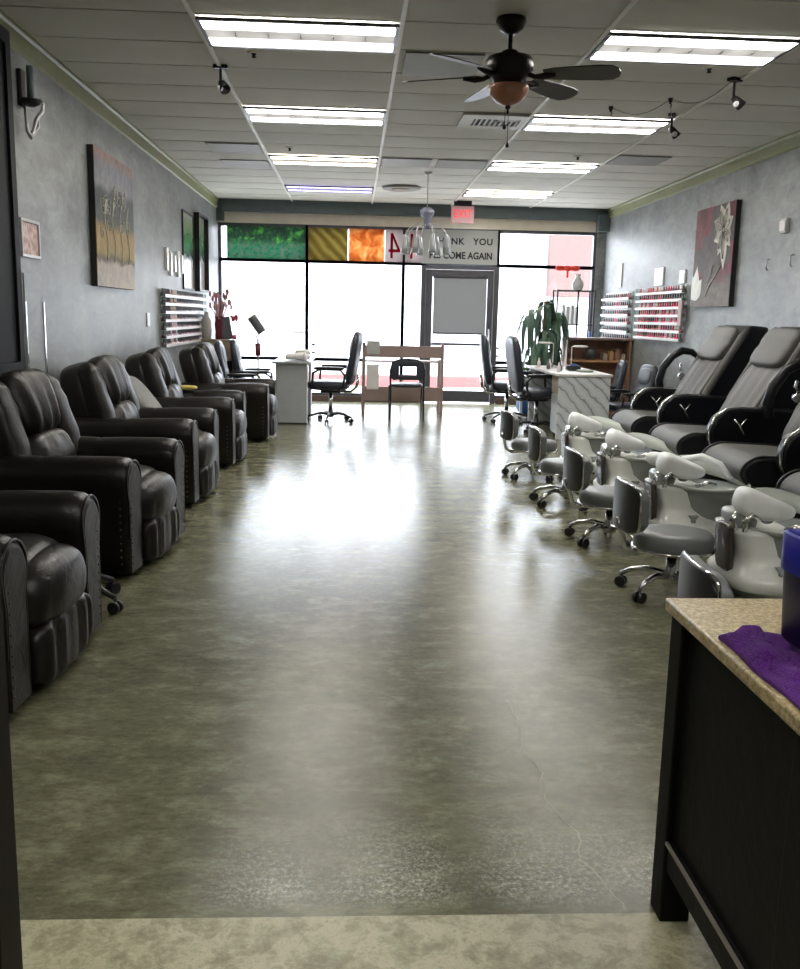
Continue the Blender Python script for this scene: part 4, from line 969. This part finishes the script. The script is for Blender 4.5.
def desklamp(x, y, z, l, h=.32, d=1, cat='lamp', m='acryl'):
    T = thing('desk_lamp', l, cat, (x, y, z)); obj('lamp_base', lathe(bm_(), [(.001, 0), (.06, 0), (.06, .012), (.01, .02)], n=16), m, T)
    obj('lamp_arm', tube(bm_(), [(0, 0, .015), (0, 0, h), (d*.04, 0, h+.02)], .006, 6), m, T); b = bm_(); cushion(b, (d*.11, 0, h+.01), (.09, .025, .012), 4, n=6); obj('lamp_head', b, m, T)
desklamp(-.82, 12.3, .78, 'slim white task lamp on the pale grey manicure desk', .34, 1)
for k, (x, y, l) in enumerate(((-.60, 11.80, 'small white bottle at the near right corner of the pale grey desk'), (-.66, 12.28, 'small white bottle behind the towel on the pale grey desk'))):
    tag(obj('bottle', lathe(bm_(), [(.001, 0), (.028, .002), (.028, .08), (.012, .1), (.012, .13), (.001, .132)], (x, y, .78), 12), 'acryl'), l, 'bottle')
# grey lamp behind
T = thing('magnifier_lamp', 'grey cylinder-headed lamp on a stand by the left windows', 'lamp', (-1.31, 13.1, 0))
starbase(T, None, r=.22, legm='black', a0=.9); obj('pole', cyl(bm_(), (0, 0, .1), (0, 0, 1.0), .013, n=8), 'lampgrey', T); obj('collar', cyl(bm_(), (0, 0, .78), (0, 0, .95), .04, n=12), 'maroon', T)
obj('lamp_arm', tube(bm_(), [(0, 0, 1.0), (-.03, 0, 1.04), (.03, 0, 1.09)], .01, 6), 'lampgrey', T); obj('lamp_head', tube(bm_(), [(.06, 0, 1.10), (-.09, 0, 1.31)], [.062, .062], 16), 'lampgrey', T, bevel=.01)
# brown cabinet by left window
D = thing('side_cabinet', 'tan wooden cabinet in the left corner by the window', 'cabinet', (-1.79, 12.95, 0))
b = bm_(); box(b, -.27, .21, -.22, .22, .0, .98); obj('carcass', b, 'tan', D, bevel=.005); obj('cabinet_top', box(bm_(), -.29, .23, -.24, .24, .98, 1.005), 'tan', D, bevel=.004)
obj('opening_shade_sheet', box(bm_(), -.23, .17, -.224, -.221, .50, .72), 'dark', D); obj('door', box(bm_(), -.23, .17, -.232, -.221, .06, .47), 'brown', D, bevel=.003)  # flat dark sheet stands for the shade inside an opening
tag(obj('wooden_post', box(bm_(), -1.55, -1.51, 12.66, 12.72, 0, .80), 'honey', bevel=.004), 'honey coloured upright wooden post against the tan cabinet', 'post')
V = thing('flower_vase', 'maroon vase of dusty pink dried flowers on the tan cabinet', 'vase', (-1.80, 12.82, 1.005))
obj('vase', lathe(bm_(), [(.001, 0), (.055, .0), (.05, .1), (.06, .2), (.05, .26), (.06, .30), (.05, .30), (.04, .25)], n=20), 'maroon', V)
b = bm_(); rr = random.Random(5)
for k in range(26):
    a = rr.random()*2*PI; r = .05+.12*rr.random(); h = .42+.22*rr.random(); p = [(.02*math.cos(a), .02*math.sin(a), .2), (.5*r*math.cos(a), .5*r*math.sin(a), .2+.5*h*.6), (r*math.cos(a), r*math.sin(a), h)]
    tube(b, p, .004, 4); cushion(b, p[2], (.016, .016, .04), 2, n=4)
obj('dried_flowers', b, 'twig', V)
tag(obj('white_jar', lathe(bm_(), [(.001, 0), (.06, 0), (.075, .12), (.07, .24), (.035, .3), (.03, .36), (.001, .36)], (-1.97, 12.85, 1.005), 18), 'porc'), 'pale jar left of the maroon vase on the tan cabinet', 'jar')
T = thing('photo_frame', 'dark grey slanted photo frame on the tan cabinet', 'frame', (-1.68, 12.80, 1.005))
b = bm_(); box(b, -.07, .07, -.01, .01, 0, .30, mtx=Matrix.Rotation(R(-9), 4, 'Y')); obj('frame', b, 'alu', T); b = bm_(); box(b, -.055, .055, -.013, -.0105, .02, .28, mtx=Matrix.Rotation(R(-9), 4, 'Y')); obj('picture', b, 'lampgrey', T)
b = bm_()
for k in range(9): cushion(b, (-1.60+.035*math.cos(k*1.1), 12.86+.03*math.sin(k*1.7), 1.29+.03*math.sin(k*2.3)), (.02, .02, .02), 2, n=4)
tube(b, [(-1.60, 12.86, 1.005), (-1.61, 12.86, 1.15), (-1.60, 12.86, 1.27)], .005, 5); lathe(b, [(.001, 0), (.025, 0), (.03, .06), (.001, .06)], (-1.60, 12.86, 1.005), 12)
tag(obj('pink_flower', b, mat('bright_pink_flower', (.55, .08, .14), .6)), 'small bright pink flower behind the dark photo frame', 'flower')

# ------------------------------------------------------------------ right marble desk
D = thing('marble_desk', 'white grey-veined marble-look manicure desk by the farthest basin', 'desk', (2.64, 11.5, 0))
obj('tabletop', box(bm_(), -.33, .33, -.92, .92, .725, .755), 'acryl', D, bevel=.005)
obj('end_panel', box(bm_(), -.29, .31, -.90, -.86, 0, .725), 'marble', D); obj('end_panel', box(bm_(), -.29, .31, .86, .90, 0, .725), 'marble', D)
obj('modesty_panel', box(bm_(), .27, .29, -.86, .86, .05, .725), 'marble', D); obj('drawer_unit', box(bm_(), -.27, .24, -.855, -.5, .05, .72), 'deskwhite', D, bevel=.004)
obj('drawer', box(bm_(), -.285, -.27, -.84, -.52, .52, .71), 'tan', D); obj('drawer', box(bm_(), -.285, -.27, -.84, -.52, .08, .50), 'deskwhite', D)
desklamp(2.75, 11.75, .755, 'white task lamp leaning right on the marble desk', .27, 1); desklamp(2.58, 12.05, .755, 'white task lamp at the far end of the marble desk', .30, -1)
for k in range(7):
    x = 2.42+.06*(k % 3); y = 10.95+.2*k; nmn = ['white', 'grey'][k % 2]
    o = tag(obj('bottle', lathe(bm_(), [(.001, 0), (.022, .002), (.022, .06), (.010, .08), (.010, .11), (.001, .112)], (x, y, .755), 12), 'acryl' if k % 2 == 0 else 'lampgrey'), 'small %s bottle in the row standing on the marble desk' % nmn, 'bottle', '%s bottles on the marble desk' % nmn)
T = thing('nail_dryer', 'small dark nail drill box on the marble desk', 'appliance', (2.66, 11.25, .755)); b = bm_(); cushion(b, (0, 0, .035), (.09, .07, .034), 4, n=8); obj('body', b, 'black', T); b = bm_(); cushion(b, (.0, -.02, .072), (.05, .03, .01), 3, n=6); obj('control', b, 'blue', T)
b = bm_(); cushion(b, (2.74, 10.98, .772), (.10, .07, .017), 3, n=8); tag(obj('folded_towel', b, mat('grey_green_towel', (.3, .34, .30), .9)), 'grey-green folded towel near the front edge of the marble desk', 'towel')
# brown cabinet with shelf against right wall
D = thing('display_cabinet', 'brown wooden cabinet with an open shelf behind the marble desk', 'cabinet', (3.47, 13.35, 0))
b = bm_(); box(b, -.46, .46, .16, .19, 0, 1.09); box(b, -.46, -.43, -.2, .16, 0, 1.09); box(b, .43, .46, -.2, .16, 0, 1.09); box(b, -.43, .43, -.2, .16, .0, .05); box(b, -.43, .43, -.2, .16, .42, .45); obj('carcass', b, 'brown', D, bevel=.003)
obj('cabinet_top', box(bm_(), -.48, .48, -.22, .2, 1.09, 1.12), 'desk', D, bevel=.004); obj('shelf', box(bm_(), -.43, .43, -.19, .16, .78, .81), 'honey', D)
tag(obj('dark_pot', lathe(bm_(), [(.001, 0), (.06, 0), (.09, .06), (.085, .14), (.06, .17), (.001, .17)], (3.38, 13.3, .81), 16), 'pot'), 'dark round pot on the shelf of the brown cabinet', 'pot')
for k in range(4): tag(obj('storage_box', box(bm_(), 3.55+.085*k, 3.615+.085*k, 13.22, 13.4, .81, .90+.03*((k*7) % 3)), ['tan', 'honey', 'brown', 'tan'][k], bevel=.004), ['tan storage box at the left of the row on the cabinet shelf', 'honey coloured storage box on the cabinet shelf', 'dark brown storage box on the cabinet shelf', 'tan storage box at the right end of the cabinet shelf'][k], 'box', 'storage boxes on the cabinet shelf')
# etagere behind
D = thing('etagere', 'tall thin black metal and glass display stand by the right window', 'shelf', (3.31, 14.2, 0))
for x in (-.28, .28):
    for y in (-.15, .15): obj('post', box(bm_(), x-.011, x+.011, y-.011, y+.011, 0, 1.80), 'iron', D)
obj('post', box(bm_(), .02, .042, -.16, -.14, 0, 1.80), 'iron', D)
for z in (.4, .85, 1.28, 1.78): 
    b = bm_(); box(b, -.28, .28, -.16, -.14, z, z+.018); box(b, -.28, .28, .14, .16, z, z+.018); F_ = obj('shelf_frame', b, 'iron', D); obj('glass_shelf', box(bm_(), -.27, .27, -.14, .14, z+.004, z+.012), 'clear', F_)
V = thing('vase', 'grey porcelain vase on top of the black display stand', 'vase', (3.36, 14.2, 1.798)); obj('body', lathe(bm_(), [(.001, 0), (.06, 0), (.09, .06), (.085, .12), (.045, .17), (.03, .2), (.045, .24), (.03, .24), (.02, .2)], n=20), 'porc', V)
for k in range(4): tag(obj('folder', box(bm_(), 3.13+.07*k, 3.17+.07*k, 14.12, 14.3, 1.298, 1.58-.02*(k % 2)), 'porc', bevel=.003), 'grey upright folder on the middle shelf of the black display stand', 'folder', 'grey folders on the display stand')
T = thing('lucky_knot', 'red hanging knot ornament at the right window transom', 'ornament', (3.36, 14.93, 2.16))
b = bm_(); 
for k in range(3): cushion(b, (-.12+.12*k, 0, 0), (.075, .02, .045), 2.5, n=6)
obj('knot', b, 'red', T); b = bm_(); cushion(b, (0, 0, -.09), (.02, .012, .06), 3, n=4); obj('tassel', b, 'red', T); obj('cord', cyl(bm_(), (0, .0, .03), (0, 0, .06), .004, n=6), 'red', T)
tag(obj('blue_holder', box(bm_(), 3.70, 3.76, 14.70, 14.78, .0, 1.18), 'blue', bevel=.01), 'narrow blue stand in the right corner beside the smaller polish rack', 'stand')
tag(obj('blue_bag', cushion(bm_(), (2.55, 13.5, .14), (.16, .12, .14), 3.5, n=8), 'blue'), 'blue bag on the floor behind the office chairs by the door', 'bag')

# ------------------------------------------------------------------ plants
T = thing('corn_plant', 'tall dark green corn plant with drooping leaves by the right window', 'plant', (2.66, 13.1, 0))
obj('pot', lathe(bm_(), [(.001, 0), (.13, 0), (.17, .28), (.18, .30), (.16, .30), (.15, .26), (.001, .25)], n=24), 'pot', T)
canes = [((0, 0), 1.60), ((.17, .06), 1.46), ((-.18, .03), 1.50), ((.02, -.10), 1.22), ((.12, -.08), .98), ((-.12, -.06), .95), ((.0, .1), .74)]; b = bm_()
for (x, y), h in canes: tube(b, [(x*.5, y*.5, .24), (x*.8, y, h*.6), (x, y, h)], [.028, .024, .02], 8)
obj('trunk', b, 'bark', T); b = bm_(); rr = random.Random(11)
for (x, y), h in canes:
    for k in range(20):
        a = rr.random()*2*PI; L = .36+.2*rr.random(); el = R(25+60*rr.random()); d = Vector((math.cos(a), math.sin(a), 0)); side = Vector((-d.y, d.x, 0)); zz = h-.20*rr.random(); prev = None
        for j in range(7):
            u = j/6; hor = L*.42*math.sin(u*PI*.6)*math.cos(el*.5); ver = L*(.85*u*math.sin(el)-1.75*u*u)
            w = .036*math.sin(PI*(u**.6)*.96+.06)+.002; c = Vector((x, y, zz))+d*hor+Vector((0, 0, ver))
            cur = (b.verts.new(c-side*w), b.verts.new(c+Vector((0, 0, -.006))), b.verts.new(c+side*w))
            if prev:
                for q in (0, 1): f = b.faces.new((prev[q], prev[q+1], cur[q+1], cur[q])); f.smooth = True
            prev = cur
obj('foliage', b, 'leaf', T)
T = thing('potted_plant', 'small bright green potted plant at the foot of the corn plant', 'plant', (2.36, 13.0, 0))
obj('stand', lathe(bm_(), [(.12, 0), (.12, .02), (.02, .04), (.02, .42), (.12, .44), (.12, .46)], n=16), 'porc', T); obj('pot', lathe(bm_(), [(.001, .46), (.06, .46), (.085, .58), (.08, .58), (.001, .57)], n=16), 'porc', T); b = bm_()
for k in range(34):
    a = rr.random()*2*PI; L = .10+.14*rr.random(); d = Vector((math.cos(a), math.sin(a), 0)); side = Vector((-d.y, d.x, 0)); prev = None
    for j in range(5):
        u = j/4; c = Vector((0, 0, .57))+d*L*u*.8+Vector((0, 0, L*(1.6*u-.9*u*u))); w = .016*math.sin(PI*u*.9+.2); cur = (b.verts.new(c-side*w), b.verts.new(c+side*w))
        if prev: b.faces.new((prev[0], prev[1], cur[1], cur[0]))
        prev = cur
obj('foliage', b, 'leaf2', T)

# ------------------------------------------------------------------ outside
struct('floor_outside', box(bm_(), -30, 34, 15.1, 18.6, -.12, -.02), 'concrete_out')
struct('floor_street', box(bm_(), -30, 34, 18.6, 60, -.25, -.14), 'asphalt')
o = thing('building', 'pale pink and yellow building across the parking lot seen through the windows', 'building', (6, 46, -.14))
obj('wall', box(bm_(), -20, 16, .3, 6, 0, 6.2), mat('white_stucco', (.5, .5, .5), .9), o)
obj('pink_fascia', box(bm_(), 3.4, 15, -.4, .3, 2.6, 7.6), 'stucco', o); obj('yellow_awning', box(bm_(), -11.2, -9.1, -1.2, .3, 1.3, 3.6), 'stucco2', o)
struct('trim_10', box(bm_(), -1.5, 3.4, 19.4, 19.7, -.14, .16), mat('faded_red_kerb_paint', (.23, .075, .07), .8), bevel=.02)
o = thing('low_railing', 'low grey railing outside beyond the red kerb, seen through the door glass', 'railing', (1.2, 21.5, -.14))
for z in (.45, .62, .80): obj('rail', box(bm_(), -2.2, 2.2, -.03, .03, z, z+.05), 'porc', o)
for x in (-2.1, 0, 2.1): obj('post', box(bm_(), x-.04, x+.04, -.03, .03, 0, .9), 'porc', o)

# ------------------------------------------------------------------ light
W = bpy.data.worlds.new('World'); C.world = W; W.use_nodes = True; t = W.node_tree
bg = t.nodes['Background']; bg.inputs['Color'].default_value = (.90, .95, 1, 1); bg.inputs['Strength'].default_value = 6.4
l = bpy.data.lights.new('window_portal', 'AREA'); l.shape = 'RECTANGLE'; l.size = 5.9; l.size_y = 2.65
l.cycles.is_portal = True
lo = bpy.data.objects.new('window_portal', l); COL.objects.link(lo); lo.location = (.9, 15.12, 1.4); lo.rotation_euler = (R(-90), 0, 0)

# ------------------------------------------------------------------ camera
f, p, yw, rl = 934, .178198, .0528761, .0217693
fw = Vector((math.sin(yw)*math.cos(p), math.cos(yw)*math.cos(p), -math.sin(p))); rt = Vector((math.cos(yw), -math.sin(yw), 0)); up = rt.cross(fw)
r2 = math.cos(rl)*rt+math.sin(rl)*up; u2 = -math.sin(rl)*rt+math.cos(rl)*up
cam = bpy.data.cameras.new('camera'); co = bpy.data.objects.new('camera', cam); COL.objects.link(co)
cam.sensor_fit = 'HORIZONTAL'; cam.sensor_width = 36; cam.lens = 36*f/800; cam.clip_start = .02; cam.clip_end = 300
mw = Matrix((r2, u2, -fw)).transposed().to_4x4(); mw.translation = Vector((0, 0, 1.36)); co.matrix_world = mw
C.camera = co
C.view_settings.view_transform = 'Standard'; C.view_settings.look = 'None'; C.view_settings.gamma = 1; C.view_settings.use_curve_mapping = False
C.view_settings.exposure = 1.36
